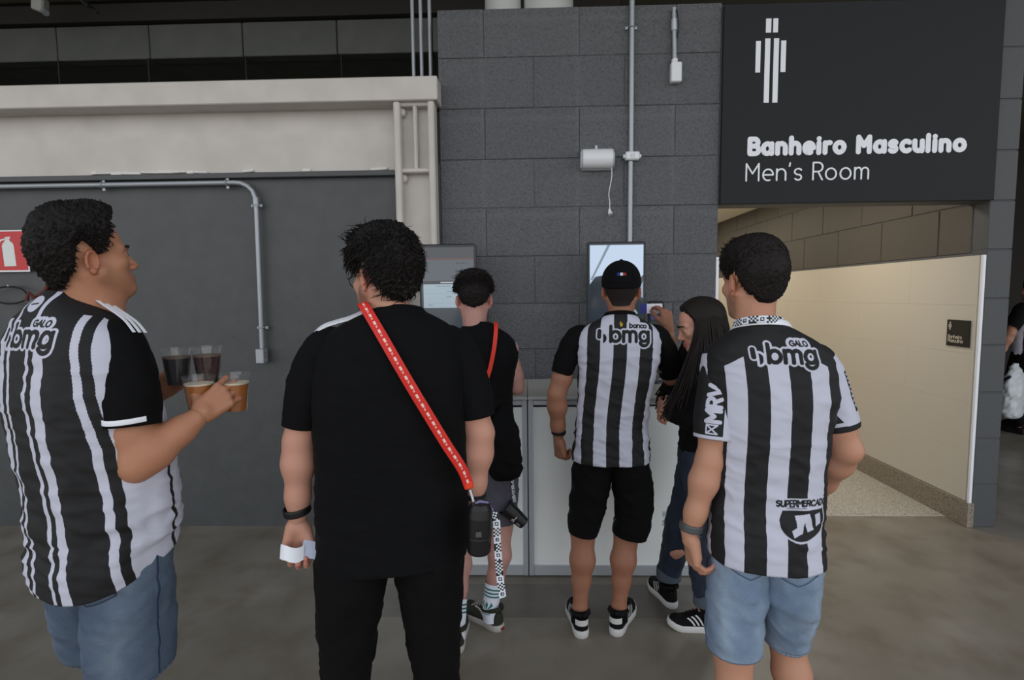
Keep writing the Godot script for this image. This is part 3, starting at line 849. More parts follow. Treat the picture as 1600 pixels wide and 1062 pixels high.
# ---------------------------------------------------------------- bodies: smooth fields meshed as surface nets
class Prim:
	var kind := 0            # 0 tapered capsule, 1 ellipsoid
	var a: Vector3
	var b: Vector3
	var ra := 0.0
	var rb := 0.0
	var k := 0.01
	var sub := false
	var inv := Transform3D.IDENTITY
	var r: Vector3
	var ba: Vector3
	var bb := 1.0
	var zone := Vector3.ZERO  # shares of lip, beard, flush in the colour

	func dist(p: Vector3) -> float:
		if kind == 0:
			var pa := p - a
			var t := clampf(pa.dot(ba) / bb, 0.0, 1.0)
			return (pa - ba * t).length() - ra - (rb - ra) * t
		var q := inv * p
		var k0 := (q / r).length()
		var k1 := (q / (r * r)).length()
		if k1 < 1e-6: return -minf(r.x, minf(r.y, r.z))
		return k0 * (k0 - 1.0) / k1

static func cap(a: Vector3, b: Vector3, ra: float, rb := -1.0, k := 0.01, sub := false, zone := Vector3.ZERO) -> Prim:
	var q := Prim.new()
	q.a = a; q.b = b; q.ra = ra; q.rb = ra if rb < 0.0 else rb
	q.ba = b - a
	q.bb = maxf(q.ba.length_squared(), 1e-9)
	q.k = k; q.sub = sub; q.zone = zone
	return q

static func ell(c: Vector3, r: Vector3, k := 0.01, sub := false, zone := Vector3.ZERO, turn := Basis.IDENTITY) -> Prim:
	var q := Prim.new()
	q.kind = 1
	q.a = c; q.b = c; q.r = r
	q.ra = maxf(r.x, maxf(r.y, r.z)); q.rb = q.ra
	q.inv = Transform3D(turn, c).affine_inverse()
	q.k = k; q.sub = sub; q.zone = zone
	return q

static func field(p: Vector3, prims: Array) -> float:
	var d := 10.0
	for q: Prim in prims:
		var e := q.dist(p)
		if q.sub:
			var h := maxf(q.k - absf(d + e), 0.0) / q.k
			d = maxf(d, -e) + h * h * q.k * 0.25
		else:
			var h := maxf(q.k - absf(d - e), 0.0) / q.k
			d = minf(d, e) - h * h * q.k * 0.25
	return d

# adds the surface of the field to mb; colours carry the zones
func nets(mb: MB, prims: Array, h: float):
	var lo := Vector3.ONE * 1e3
	var hi := -lo
	for q: Prim in prims:
		if q.sub: continue
		var m := Vector3.ONE * (maxf(q.ra, q.rb) + h * 2.5)
		lo = lo.min(q.a - m).min(q.b - m)
		hi = hi.max(q.a + m).max(q.b + m)
	const B := 5
	var nb := Vector3i(((hi - lo) / (h * B)).ceil())
	var n := nb * B + Vector3i.ONE
	var sy := n.x
	var sz := n.x * n.y
	var val := PackedFloat32Array()
	val.resize(sz * n.z)
	val.fill(100.0)
	var idx := PackedInt32Array()
	idx.resize(sz * n.z)
	idx.fill(-1)
	var half := h * B * 0.5 * 1.7321
	var live := []
	for bz in nb.z:
		for by in nb.y:
			for bx in nb.x:
				var ctr := lo + Vector3(bx + 0.5, by + 0.5, bz + 0.5) * (h * B)
				var near := []
				for q: Prim in prims:
					if q.dist(ctr) < half * 1.35 + q.k: near.push_back(q)
				if near.is_empty(): continue
				var d := field(ctr, near)
				if absf(d) > half * 1.4: continue
				live.push_back([bx * B, by * B, bz * B, near])
				for z in range(bz * B, bz * B + B + 1):
					for y in range(by * B, by * B + B + 1):
						var row := y * sy + z * sz
						for x in range(bx * B, bx * B + B + 1):
							if val[row + x] > 99.0: val[row + x] = field(lo + Vector3(x, y, z) * h, near)
	var made := []
	for l in live:
		for z in range(l[2], l[2] + B):
			for y in range(l[1], l[1] + B):
				for x in range(l[0], l[0] + B):
					var i: int = x + y * sy + z * sz
					var v0 := val[i]
					var v1 := val[i + 1]
					var v2 := val[i + sy]
					var v3 := val[i + sy + 1]
					var v4 := val[i + sz]
					var v5 := val[i + sz + 1]
					var v6 := val[i + sz + sy]
					var v7 := val[i + sz + sy + 1]
					var neg := int(v0 < 0.0) + int(v1 < 0.0) + int(v2 < 0.0) + int(v3 < 0.0) + int(v4 < 0.0) + int(v5 < 0.0) + int(v6 < 0.0) + int(v7 < 0.0)
					if neg == 0 or neg == 8: continue
					var s := Vector3.ZERO
					var c := 0
					if (v0 < 0.0) != (v1 < 0.0): s += Vector3(v0 / (v0 - v1), 0, 0); c += 1
					if (v2 < 0.0) != (v3 < 0.0): s += Vector3(v2 / (v2 - v3), 1, 0); c += 1
					if (v4 < 0.0) != (v5 < 0.0): s += Vector3(v4 / (v4 - v5), 0, 1); c += 1
					if (v6 < 0.0) != (v7 < 0.0): s += Vector3(v6 / (v6 - v7), 1, 1); c += 1
					if (v0 < 0.0) != (v2 < 0.0): s += Vector3(0, v0 / (v0 - v2), 0); c += 1
					if (v1 < 0.0) != (v3 < 0.0): s += Vector3(1, v1 / (v1 - v3), 0); c += 1
					if (v4 < 0.0) != (v6 < 0.0): s += Vector3(0, v4 / (v4 - v6), 1); c += 1
					if (v5 < 0.0) != (v7 < 0.0): s += Vector3(1, v5 / (v5 - v7), 1); c += 1
					if (v0 < 0.0) != (v4 < 0.0): s += Vector3(0, 0, v0 / (v0 - v4)); c += 1
					if (v1 < 0.0) != (v5 < 0.0): s += Vector3(1, 0, v1 / (v1 - v5)); c += 1
					if (v2 < 0.0) != (v6 < 0.0): s += Vector3(0, 1, v2 / (v2 - v6)); c += 1
					if (v3 < 0.0) != (v7 < 0.0): s += Vector3(1, 1, v3 / (v3 - v7)); c += 1
					s /= c
					var p := lo + (Vector3(x, y, z) + s) * h
					var e := h * 0.5
					var near: Array = l[3]
					var g := Vector3(field(p + Vector3(e, 0, 0), near) - field(p - Vector3(e, 0, 0), near), field(p + Vector3(0, e, 0), near) - field(p - Vector3(0, e, 0), near), field(p + Vector3(0, 0, e), near) - field(p - Vector3(0, 0, e), near))
					var zone := Vector3.ZERO
					var ws := 0.0
					for q: Prim in near:
						if q.sub: continue
						var w := exp(-maxf(q.dist(p), -0.004) / 0.004)
						zone += q.zone * w
						ws += w
					if ws > 0.0: zone /= ws
					mb.col = Color(zone.x, zone.y, zone.z)
					idx[i] = mb.vert(p, g.normalized())
					made.push_back(Vector3i(x, y, z))
	for m: Vector3i in made:
		var i := m.x + m.y * sy + m.z * sz
		var a := val[i] < 0.0
		if m.y > 0 and m.z > 0 and a != (val[i + 1] < 0.0): net_quad(mb, idx[i], idx[i - sy], idx[i - sy - sz], idx[i - sz])
		if m.x > 0 and m.z > 0 and a != (val[i + sy] < 0.0): net_quad(mb, idx[i], idx[i - 1], idx[i - 1 - sz], idx[i - sz])
		if m.x > 0 and m.y > 0 and a != (val[i + sz] < 0.0): net_quad(mb, idx[i], idx[i - 1], idx[i - 1 - sy], idx[i - sy])
	mb.col = Color.WHITE

func net_quad(mb: MB, a: int, b: int, c: int, d: int):
	if a < 0 or b < 0 or c < 0 or d < 0: return
	mb.tri(a, b, c)
	mb.tri(a, c, d)

# ---------------------------------------------------------------- heads
# head frame: origin between the ear canals, -Z the face, +X the head's own right side
func head_prims(female: bool, full := false) -> Array:
	var P := []
	var fat := 0.006 if full else 0.0
	var beard := Vector3(0, 1, 0)
	var w := 0.94 if female else 1.0
	P.append(ell(Vector3(0, 0.043, 0.012), Vector3(0.0745 * w, 0.084, 0.094), 0.01))
	P.append(ell(Vector3(0, 0.045, -0.042), Vector3(0.06 * w, 0.058, 0.048), 0.02))
	P.append(ell(Vector3(0, -0.022, -0.04), Vector3(0.059 * w + fat, 0.075, 0.051), 0.02))
	for s in [-1.0, 1.0]:
		P.append(cap(Vector3(s * 0.051 * w, -0.036, -0.006), Vector3(s * 0.02 * w, -0.087 - fat * 0.3, -0.07), 0.02 + fat, 0.015 + fat, 0.025, false, beard))
		P.append(ell(Vector3(s * 0.044 * w, -0.012, -0.062), Vector3(0.02, 0.017, 0.02), 0.02))
		P.append(cap(Vector3(s * 0.014, 0.024, -0.089), Vector3(s * 0.046 * w, 0.027, -0.072), 0.009 if female else 0.011, 0.009, 0.015))
	P.append(ell(Vector3(0, -0.09, -0.078), Vector3(0.021, 0.016, 0.014), 0.02, false, beard))
	P.append(ell(Vector3(0, -0.06, -0.07), Vector3(0.029, 0.027, 0.023), 0.018, false, Vector3(0, 0.5, 0)))
	# eyes
	for s in [-1.0, 1.0]:
		P.append(ell(Vector3(s * 0.031, 0.007, -0.102), Vector3(0.018, 0.011, 0.016), 0.012, true))
		P.append(ell(Vector3(s * 0.031, 0.006, -0.0785), Vector3(0.0125, 0.0115, 0.0125), 0.004, false, Vector3(0, 0, 0.2)))
		P.append(cap(Vector3(s * 0.02, 0.012, -0.0895), Vector3(s * 0.043, 0.011, -0.081), 0.0042, 0.004, 0.004))
		P.append(cap(Vector3(s * 0.021, -0.0015, -0.089), Vector3(s * 0.042, -0.0005, -0.081), 0.0035, 0.0035, 0.004))
	# nose
	var nl := -0.001 if female else -0.003
	P.append(cap(Vector3(0, 0.018, -0.09), Vector3(0, -0.025, -0.11 - nl), 0.0075, 0.0095, 0.014))
	P.append(ell(Vector3(0, -0.028, -0.112 - nl), Vector3(0.0115, 0.0105, 0.011), 0.008, false, Vector3(0, 0, 0.5)))
	for s in [-1.0, 1.0]:
		P.append(ell(Vector3(s * 0.0125, -0.032, -0.1), Vector3(0.0075, 0.0085, 0.011), 0.007, false, Vector3(0, 0, 0.4)))
		P.append(ell(Vector3(s * 0.007, -0.042, -0.108), Vector3(0.004, 0.005, 0.006), 0.004, true))
	# mouth
	var lip := Vector3(1, 0, 0)
	for s in [-1.0, 1.0]:
		P.append(cap(Vector3(s * 0.0215, -0.0605, -0.084), Vector3(s * 0.004, -0.0555, -0.096), 0.0032, 0.0058, 0.005, false, lip))
		P.append(cap(Vector3(s * 0.02, -0.062, -0.084), Vector3(0, -0.068, -0.0945), 0.0035, 0.0075, 0.005, false, lip))
	P.append(cap(Vector3(-0.02, -0.0615, -0.093), Vector3(0.02, -0.0615, -0.093), 0.0016, 0.0016, 0.003, true))
	# ears
	for s in [-1.0, 1.0]:
		var t := Basis(Vector3.UP, s * 0.38) * Basis(Vector3.RIGHT, -0.2)
		var c := Vector3(s * 0.0775 * w, 0.0, 0.014)
		P.append(ell(c, Vector3(0.007, 0.031, 0.0185), 0.006, false, Vector3(0, 0, 0.7), t))
		P.append(ell(c + t * Vector3(s * 0.007, 0.003, -0.001), Vector3(0.006, 0.02, 0.0105), 0.004, true, Vector3.ZERO, t))
		var ring := []
		for k in 9:
			var an := lerpf(-2.2, 2.3, k / 8.0)
			ring.append(c + t * Vector3(s * 0.005, cos(an) * 0.028, sin(an) * 0.0165 + 0.001))
		for k in 8: P.append(cap(ring[k], ring[k + 1], 0.0035, 0.0035, 0.004, false, Vector3(0, 0, 1)))
		P.append(ell(c + t * Vector3(s * 0.002, -0.028, -0.004), Vector3(0.005, 0.0075, 0.007), 0.005, false, Vector3(0, 0, 1), t))
		P.append(cap(c + t * Vector3(s * 0.003, -0.006, -0.013), c + t * Vector3(s * 0.003, 0.004, -0.014), 0.0045, 0.004, 0.005, false, Vector3(0, 0, 0.6)))
	# neck
	var nr := 0.043 if female else 0.0525
	P.append(cap(Vector3(0, -0.02, 0.026), Vector3(0, -0.2, 0.014), nr, nr + 0.003, 0.03))
	P.append(cap(Vector3(0, -0.075, -0.035), Vector3(0, -0.17, 0.0), nr * 0.55 + fat * 1.5, nr * 0.7 + fat, 0.03, false, Vector3(0, 0.35, 0)))
	for s in [-1.0, 1.0]: P.append(cap(Vector3(s * 0.05, -0.035, 0.025), Vector3(s * 0.025, -0.18, -0.02), 0.012, 0.014, 0.025))
	return P

var heads := {}
var skull_r := {}   # radius of the bare skull by direction, for hair

func head_of(female: bool, full := false) -> MB:
	var key := "%s%s" % [female, full]
	if not heads.has(key):
		var mb := MB.new()
		nets(mb, head_prims(female, full), 0.0036)
		heads[key] = mb
		var P: Array = head_prims(female).slice(0, 5)
		P.append(cap(Vector3(0, -0.02, 0.026), Vector3(0, -0.2, 0.014), 0.043 if female else 0.0525, -1.0, 0.03))
		var tab := PackedFloat32Array()
		tab.resize(49 * 65)
		for i in 49:
			for j in 65:
				var d := polar(PI * i / 48.0, TAU * j / 64.0)
				var a := 0.04
				var b := 0.2
				for it in 10:
					var m := (a + b) * 0.5
					if field(HC + d * m, P) > 0.0: b = m
					else: a = m
				tab[i * 65 + j] = a
		skull_r[female] = tab
	return heads[key]

const HC := Vector3(0, 0.03, 0.012)

# th from the crown, az 0 at the face, growing to the head's right
func polar(th: float, az: float) -> Vector3:
	return Vector3(sin(th) * sin(az), cos(th), -sin(th) * cos(az))

func skull(female: bool, th: float, az: float) -> float:
	var tab: PackedFloat32Array = skull_r[female]
	var y := clampf(th / PI * 48.0, 0.0, 47.999)
	var x := clampf(fposmod(az, TAU) / TAU * 64.0, 0.0, 63.999)
	var i := int(y)
	var j := int(x)
	var fy := y - i
	var fx := x - j
	return lerpf(lerpf(tab[i * 65 + j], tab[i * 65 + j + 1], fx), lerpf(tab[i * 65 + 65 + j], tab[i * 65 + 66 + j], fx), fy)

func add_head(mb: MB, H: Dictionary, xf: Transform3D):
	var src := head_of(H.get("female", false), H.get("full", false))
	var base := mb.v.size()
	var skin: Color = H.skin
	var lip: Color = H.get("lip", Color(skin.r * 0.9, skin.g * 0.68, skin.b * 0.68))
	var beard: Color = skin.lerp(Color(0.03, 0.025, 0.022), H.get("beard", 0.0))
	var flush := Color(skin.r * 1.0, skin.g * 0.82, skin.b * 0.82)
	for i in src.v.size():
		var z := src.c[i]
		mb.col = skin.lerp(beard, z.g).lerp(flush, z.b).lerp(lip, z.r)
		mb.vert(xf * src.v[i], (xf.basis * src.n[i]).normalized())
	for i in src.ix: mb.ix.push_back(base + i)
	for s in [-1.0, 1.0]:
		mb.col = Color(0.42, 0.38, 0.35)
		mb.ball(xf * Vector3(s * 0.031, 0.0055, -0.0795), Vector3.ONE * 0.0121 * xf.basis.get_scale().x, 8, 12)
		mb.col = Color(0.02, 0.012, 0.01)
		mb.ball(xf * Vector3(s * 0.031, 0.0055, -0.0872), Vector3.ONE * 0.0062 * xf.basis.get_scale().x, 6, 10)
	mb.col = Color.WHITE

# ---------------------------------------------------------------- hair
const HAIRLINE := [[0.0, 30.0], [35.0, 31.0], [50.0, 20.0], [64.0, -4.0], [74.0, -20.0], [83.0, -4.0], [94.0, 12.0], [106.0, 4.0], [118.0, -32.0], [145.0, -52.0], [180.0, -57.0]]

func along(tab: Array, x: float) -> float:
	for i in tab.size() - 1:
		if x <= tab[i + 1][0]: return lerpf(tab[i][1], tab[i + 1][1], (x - tab[i][0]) / (tab[i + 1][0] - tab[i][0]))
	return tab[-1][1]

func hair_thick(S: Dictionary, th: float, az: float, ns: FastNoiseLite) -> float:
	var a := rad_to_deg(absf(wrapf(az, -PI, PI)))
	var el := 90.0 - rad_to_deg(th)
	var line := along(S.get("line", HAIRLINE), a) + ns.get_noise_2d(a * 3.0 + (500.0 if az > PI else 0.0), 3.0) * 5.0
	var t := clampf((el - line) / float(S.get("fade", 14.0)), -1.0, 1.0)
	var full := lerpf(S.side, S.top, smoothstep(5.0, 55.0, el + (20.0 * smoothstep(90.0, 0.0, a))))
	if a > 100.0: full = lerpf(full, S.get("back", S.side), smoothstep(100.0, 150.0, a) * smoothstep(70.0, 20.0, el))
	full += S.get("front", 0.0) * smoothstep(70.0, 10.0, a) * smoothstep(20.0, 45.0, el) * smoothstep(88.0, 60.0, el)
	if t < 0.0: return 0.012 * t - 0.001
	return full * smoothstep(0.0, 1.0, t) + 0.002 * minf(t * 8.0, 1.0)

func hair_mesh(S: Dictionary, xf: Transform3D, sd: int) -> Mesh:
	var female: bool = S.get("female", false)
	head_of(female)
	var rng := RandomNumberGenerator.new()
	rng.seed = sd
	var ns := noise(0.02, 3, sd)
	var clump := noise(S.get("clump", 55.0), 3, sd + 7)
	var mb := MB.new()
	var rows := 60
	var cols := 121
	var pts := PackedVector3Array()
	var uvs := PackedVector2Array()
	var amp: float = S.get("amp", 0.006)
	for r in rows:
		var th := 2.5 * r / (rows - 1.0)
		for k in cols:
			var az := TAU * k / (cols - 1.0)
			var d := polar(maxf(th, 0.001), az)
			var t := hair_thick(S, th, az, ns)
			if t > 0.004: t += clump.get_noise_3d(d.x, d.y, d.z) * amp * minf(t / 0.012, 1.0)
			pts.push_back(xf * (HC + d * (skull(female, th, az) + t)))
			uvs.push_back(Vector2(float(k) / cols, th))
	mb.grid(pts, rows, cols, uvs, true, true)
	# tapering locks that follow the crown's whorl and stand a little proud
	var count: int = S.get("locks", 900)
	var made := 0
	var tries := 0
	while made < count and tries < count * 6:
		tries += 1
		var th := acos(1.0 - rng.randf() * 1.75)
		var az := rng.randf() * TAU
		var t := hair_thick(S, th, az, ns)
		if t < 0.004: continue
		var d := polar(th, az)
		var p := HC + d * (skull(female, th, az) + t * 0.75)
		var down := polar(th + 0.05, az) - d
		var side := d.cross(down).normalized()
		down = down.normalized()
		var a := absf(wrapf(az, -PI, PI))
		var flow: Vector3 = (down * (1.0 if a > 1.2 or th > 0.9 else -0.2) + side * rng.randf_range(-0.7, 0.7) + Vector3(0, 0, -1) * S.get("forward", 0.5) * (1.0 if a < 1.4 else 0.0)).normalized()
		var ln: float = S.get("length", 0.03) * rng.randf_range(0.6, 1.3) * clampf(t / 0.018, 0.25, 1.2)
		var lift: float = S.get("lift", 0.35) * rng.randf_range(0.3, 1.3)
		var curl: float = S.get("curl", 0.25)
		var sw := side * rng.randf_range(-1.0, 1.0) * curl
		var cross := flow.cross(d).normalized() * rng.randf_range(-1.0, 1.0) * curl
		var rad: float = rng.randf_range(0.0012, 0.0026) * S.get("thick", 1.0)
		var q := PackedVector3Array()
		for j in 5:
			var u := j / 4.0
			q.push_back(xf * (p + flow * ln * u + d * ln * lift * (u * (1.25 - u)) + (sw * u * u + cross * sin(PI * u) * 0.6) * ln))
		mb.tube(q, PackedFloat32Array([rad, rad * 1.25, rad, rad * 0.8, rad * 0.35]), 4, false)
		made += 1
	return mb.mesh()

# ---------------------------------------------------------------- hands
# x towards the fingers, y out of the back of the hand; right hands have the thumb on -(x cross y)
func hand_prims(right: bool, at: Vector3, x: Vector3, y: Vector3, curls: Array, thumb: Array, size := 1.0, spread := 0.06) -> Array:
	x = x.normalized()
	y = (y - x * y.dot(x)).normalized()
	var z := x.cross(y) * (-1.0 if right else 1.0)
	var B := Basis(x * size, y * size, z * size)
	var g := func(v: Vector3) -> Vector3: return at + B * v
	var P := []
	var s := size
	var mz := [0.031, 0.0105, -0.0105, -0.03]
	var mx := [0.088, 0.092, 0.087, 0.078]
	var len := [[0.041, 0.025, 0.019], [0.045, 0.028, 0.02], [0.042, 0.026, 0.02], [0.033, 0.02, 0.018]]
	var rad := [0.0092, 0.0095, 0.0092, 0.008]
	P.append(cap(g.call(Vector3(-0.03, 0, 0)), g.call(Vector3(0.015, 0, 0)), 0.025 * s, 0.024 * s, 0.02))
	for f in 4:
		P.append(cap(g.call(Vector3(0.012, -0.002, mz[f] * 0.55)), g.call(Vector3(mx[f], 0, mz[f])), 0.0145 * s, 0.0112 * s, 0.012))
		var p := Vector3(mx[f], 0, mz[f])
		var an := 0.0
		var sp: float = spread * (1.5 - f)
		for j in 3:
			an += curls[f] * [0.9, 1.05, 0.7][j]
			var d := Vector3(cos(an) * cos(sp), -sin(an), sin(sp) * cos(an))
			var q: Vector3 = p + d * len[f][j]
			P.append(cap(g.call(p), g.call(q), rad[f] * s * (1.0 - j * 0.07), rad[f] * s * (0.93 - j * 0.08), 0.004, false, Vector3(0, 0, 0.25 + 0.3 * j)))
			p = q
	P.append(cap(g.call(Vector3(0.015, -0.008, 0.014)), g.call(Vector3(0.05, -0.012, 0.026)), 0.017 * s, 0.014 * s, 0.012))
	P.append(cap(g.call(Vector3(0.015, -0.008, -0.016)), g.call(Vector3(0.06, -0.008, -0.026)), 0.015 * s, 0.012 * s, 0.012))
	# thumb: first bone, then two phalanges; thumb = [direction of the first bone, direction of the rest]
	var p := Vector3(0.022, -0.008, 0.026)
	var d1: Vector3 = thumb[0].normalized()
	var d2: Vector3 = thumb[1].normalized()
	var p1 := p + d1 * 0.042
	var p2 := p1 + d1.lerp(d2, 0.6).normalized() * 0.033
	var p3 := p2 + d2 * 0.027
	P.append(cap(g.call(p), g.call(p1), 0.0145 * s, 0.0115 * s, 0.012))
	P.append(cap(g.call(p1), g.call(p2), 0.0112 * s, 0.0098 * s, 0.005, false, Vector3(0, 0, 0.3)))
	P.append(cap(g.call(p2), g.call(p3), 0.0098 * s, 0.0078 * s, 0.004, false, Vector3(0, 0, 0.5)))
	return P

# ---------------------------------------------------------------- the body under the clothes
func limb_prims(J: Dictionary) -> Array:
	var P := []
	var w: float = J.get("arm", 1.0)
	var l: float = J.get("leg", 1.0)
	for s in ["l", "r"]:
		if J.has("s" + s):
			var S: Vector3 = J["s" + s]
			var E: Vector3 = J["e" + s]
			var W: Vector3 = J["w" + s]
			P.append(cap(S, S.lerp(E, 0.45), 0.034 * w, 0.038 * w, 0.03))
			P.append(cap(S.lerp(E, 0.45), S.lerp(E, 0.72), 0.038 * w, 0.0445 * w, 0.03))
			P.append(cap(S.lerp(E, 0.72), E, 0.0445 * w, 0.039 * w, 0.03))
			var bend := (W - E).normalized().cross((E - S).normalized())
			P.append(cap(E, E.lerp(W, 0.28), 0.039 * w, 0.0435 * w, 0.03))
			P.append(cap(E.lerp(W, 0.28), E.lerp(W, 0.72), 0.0435 * w, 0.032 * w, 0.03))
			P.append(cap(E.lerp(W, 0.72), W, 0.032 * w, 0.0265 * w, 0.03))
			var back := ((E - S).normalized() - (W - E).normalized())
			if back.length() > 0.3: P.append(cap(E + back.normalized() * 0.008, E + back.normalized() * 0.012, 0.027 * w, 0.027 * w, 0.02))
		if J.has("h" + s):
			var H: Vector3 = J["h" + s]
			var K: Vector3 = J["k" + s]
			var A: Vector3 = J["a" + s]
			var fwd: Vector3 = J.get("f" + s, Vector3(0, 0, -1))
			P.append(cap(H, K, 0.075 * l, 0.056 * l, 0.03))
			P.append(cap(K, K.lerp(A, 0.15), 0.056 * l, 0.05 * l, 0.03))
			P.append(cap(K.lerp(A, 0.12) - fwd * 0.004, K.lerp(A, 0.36) - fwd * 0.014, 0.047 * l, 0.057 * l, 0.03))
			P.append(cap(K.lerp(A, 0.36) - fwd * 0.014, K.lerp(A, 0.62) - fwd * 0.006, 0.057 * l, 0.041 * l, 0.03))
			P.append(cap(K.lerp(A, 0.62) - fwd * 0.006, A, 0.041 * l, 0.0315 * l, 0.03))
			P.append(cap(A, A + fwd * 0.075 - Vector3.UP * 0.058, 0.032, 0.018, 0.03))
	var hip: Vector3 = J.hip
	var chest: Vector3 = J.chest
	var neck: Vector3 = J.neck
	P.append(cap(hip + Vector3(-0.06, 0, 0), hip + Vector3(0.06, 0, 0), 0.085 * J.get("trunk", 1.0), 0.085 * J.get("trunk", 1.0), 0.05))
	P.append(cap(hip, chest, 0.09 * J.get("trunk", 1.0), 0.1 * J.get("trunk", 1.0), 0.05))
	P.append(cap(chest + Vector3(-0.06, 0, 0), chest + Vector3(0.06, 0, 0), 0.085, 0.085, 0.05))
	P.append(cap(chest, neck - Vector3.UP * 0.03, 0.075, 0.042, 0.04))
	if J.has("sl"): P.append(cap(neck - Vector3.UP * 0.05, J.sl, 0.036, 0.042, 0.04))
	if J.has("sr"): P.append(cap(neck - Vector3.UP * 0.05, J.sr, 0.036, 0.042, 0.04))
	return P

func head_frame(H: Dictionary) -> Transform3D:
	var b := Basis.from_euler(Vector3(deg_to_rad(H.get("pitch", 0.0)), deg_to_rad(H.get("yaw", 0.0)), deg_to_rad(H.get("roll", 0.0))))
	return Transform3D(b.scaled(Vector3.ONE * H.get("size", 1.0)), H.at)

func body_part(t: Node3D, J: Dictionary, H: Dictionary, hands: Array) -> MeshInstance3D:
	var mb := MB.new()
	nets(mb, limb_prims(J), 0.0095)
	var skin: Color = H.skin
	for i in mb.c.size(): mb.c[i] = skin
	add_head(mb, H, head_frame(H))
	for hp in hands:
		var at := mb.v.size()
		nets(mb, hp, 0.0038)
		for i in range(at, mb.v.size()):
			var f := mb.c[i].b
			mb.c[i] = skin.lerp(Color(skin.r, skin.g * 0.78, skin.b * 0.78), f)
	return part("body", mb.mesh(), skin_mat(), t)

var skin_m: StandardMaterial3D

func skin_mat() -> StandardMaterial3D:
	if skin_m == null:
		skin_m = mat(Color.WHITE, 0.5)
		skin_m.vertex_color_use_as_albedo = true
		skin_m.subsurf_scatter_enabled = true
		skin_m.subsurf_scatter_strength = 0.08
		skin_m.metallic_specular = 0.4
	return skin_m

# ---------------------------------------------------------------- clothes: lofted shells with folds
# rings: [y, half width, depth behind, depth in front, x of centre, z of centre, squareness, folds]
func smooth_rings(rings: Array, step: float) -> Array:
	var out := []
	for i in rings.size() - 1:
		var r0: Array = rings[maxi(i - 1, 0)]
		var r1: Array = rings[i]
		var r2: Array = rings[i + 1]
		var r3: Array = rings[mini(i + 2, rings.size() - 1)]
		var n := maxi(2, int(ceil((absf(r2[0] - r1[0]) + absf(r2[1] - r1[1])) / step)))
		for k in n:
			var t := float(k) / n
			var o := []
			for j in 8: o.append(cubic_interpolate(r1[j], r2[j], r0[j], r3[j], t))
			out.append(o)
	out.append(rings[-1].duplicate())
	return out

func torso_mesh(rings: Array, o: Dictionary) -> Mesh:
	var R := smooth_rings(rings, o.get("step", 0.009))
	# turned-in edges at collar and hem
	var first: Array = R[0].duplicate()
	var inner: Array = first.duplicate()
	inner[0] -= 0.03
	for j in [1, 2, 3]: inner[j] -= 0.012
	var rim: Array = first.duplicate()
	for j in [1, 2, 3]: rim[j] -= 0.006
	rim[0] += 0.002
	var hem: Array = R[-1].duplicate()
	for j in [1, 2, 3]: hem[j] -= 0.006
	hem[0] -= 0.001
	var hem2: Array = hem.duplicate()
	for j in [1, 2, 3]: hem2[j] -= 0.01
	hem2[0] += 0.05
	R.push_front(rim)
	R.push_front(inner)
	R.push_back(hem)
	R.push_back(hem2)
	var cols: int = o.get("cols", 132)
	var n1 := noise(1.0, 3, o.get("seed", 1))
	var n2 := noise(1.0, 2, o.get("seed", 1) + 50)
	var tilt: float = o.get("tilt", 0.25)
	var hemtilt: float = o.get("hem_tilt", 0.0)
	var pts := PackedVector3Array()
	var uvs := PackedVector2Array()
	var wid: float = o.get("width", 1.4)
	var hgt: float = o.get("height", 0.8)
	var vacc := 0.0
	var prev := Vector3.ZERO
	var y_top: float = rings[0][0]
	var y_bot: float = rings[-1][0]
	var folds: float = o.get("folds", 0.008)
	for r in R.size():
		var g: Array = R[r]
		var row := PackedVector3Array()
		var fy := clampf((g[0] - y_bot) / (y_top - y_bot), 0.0, 1.0)
		for k in cols + 1:
			var ph := TAU * k / cols
			var s := sin(ph)
			var c := cos(ph)
			var e: float = 2.0 / g[6]
			var x: float = -g[1] * signf(s) * pow(absf(s), e)
			var d: float = g[3] if c > 0.0 else g[2]
			var z: float = -d * signf(c) * pow(absf(c), e)
			var nrm := Vector3(x / maxf(g[1] * g[1], 1e-4), 0, z / maxf(d * d, 1e-4)).normalized()
			var tl := tilt * smoothstep(0.72, 1.0, fy) + hemtilt * smoothstep(0.25, 0.0, fy)
			var p := Vector3(g[4] + x, g[0] + tl * (z - (0.0)), g[5] + z)
			if r > 1 and r < R.size() - 2 and g[7] > 0.0:
				var a := n1.get_noise_3d(p.x * 3.0 + p.y * 1.6, p.y * 9.0, p.z * 3.0)
				var b := n2.get_noise_3d(p.x * 9.0, p.y * 2.2 + p.x * 2.0, p.z * 9.0)
				var ridge := 1.0 - 2.0 * absf(n2.get_noise_3d(p.x * 4.0 - p.y * 2.5, p.y * 13.0 + p.x * 3.0, p.z * 4.0 + 7.0)) * 1.6
				p += nrm * folds * g[7] * (a * 1.0 + b * 0.7 + maxf(ridge, 0.0) * 0.8 - 0.3)
			row.push_back(p)
		if r > 0: vacc += row[cols / 2].distance_to(prev)
		if r == 2: vacc = 0.0
		prev = row[cols / 2]
		# arc length from the middle of the back
		var arc := PackedFloat32Array()
		arc.resize(cols + 1)
		for k in range(cols / 2 + 1, cols + 1): arc[k] = arc[k - 1] + row[k].distance_to(row[k - 1])
		for k in range(cols / 2 - 1, -1, -1): arc[k] = arc[k + 1] - row[k].distance_to(row[k + 1])
		for k in cols + 1:
			pts.push_back(row[k])
			uvs.push_back(Vector2(0.5 + arc[k] / wid, clampf(vacc / hgt, 0.0, 1.0)))
	var mb := MB.new()
	mb.grid(pts, R.size(), cols + 1, uvs, true, true)
	orient_out(mb)
	return mb.mesh()

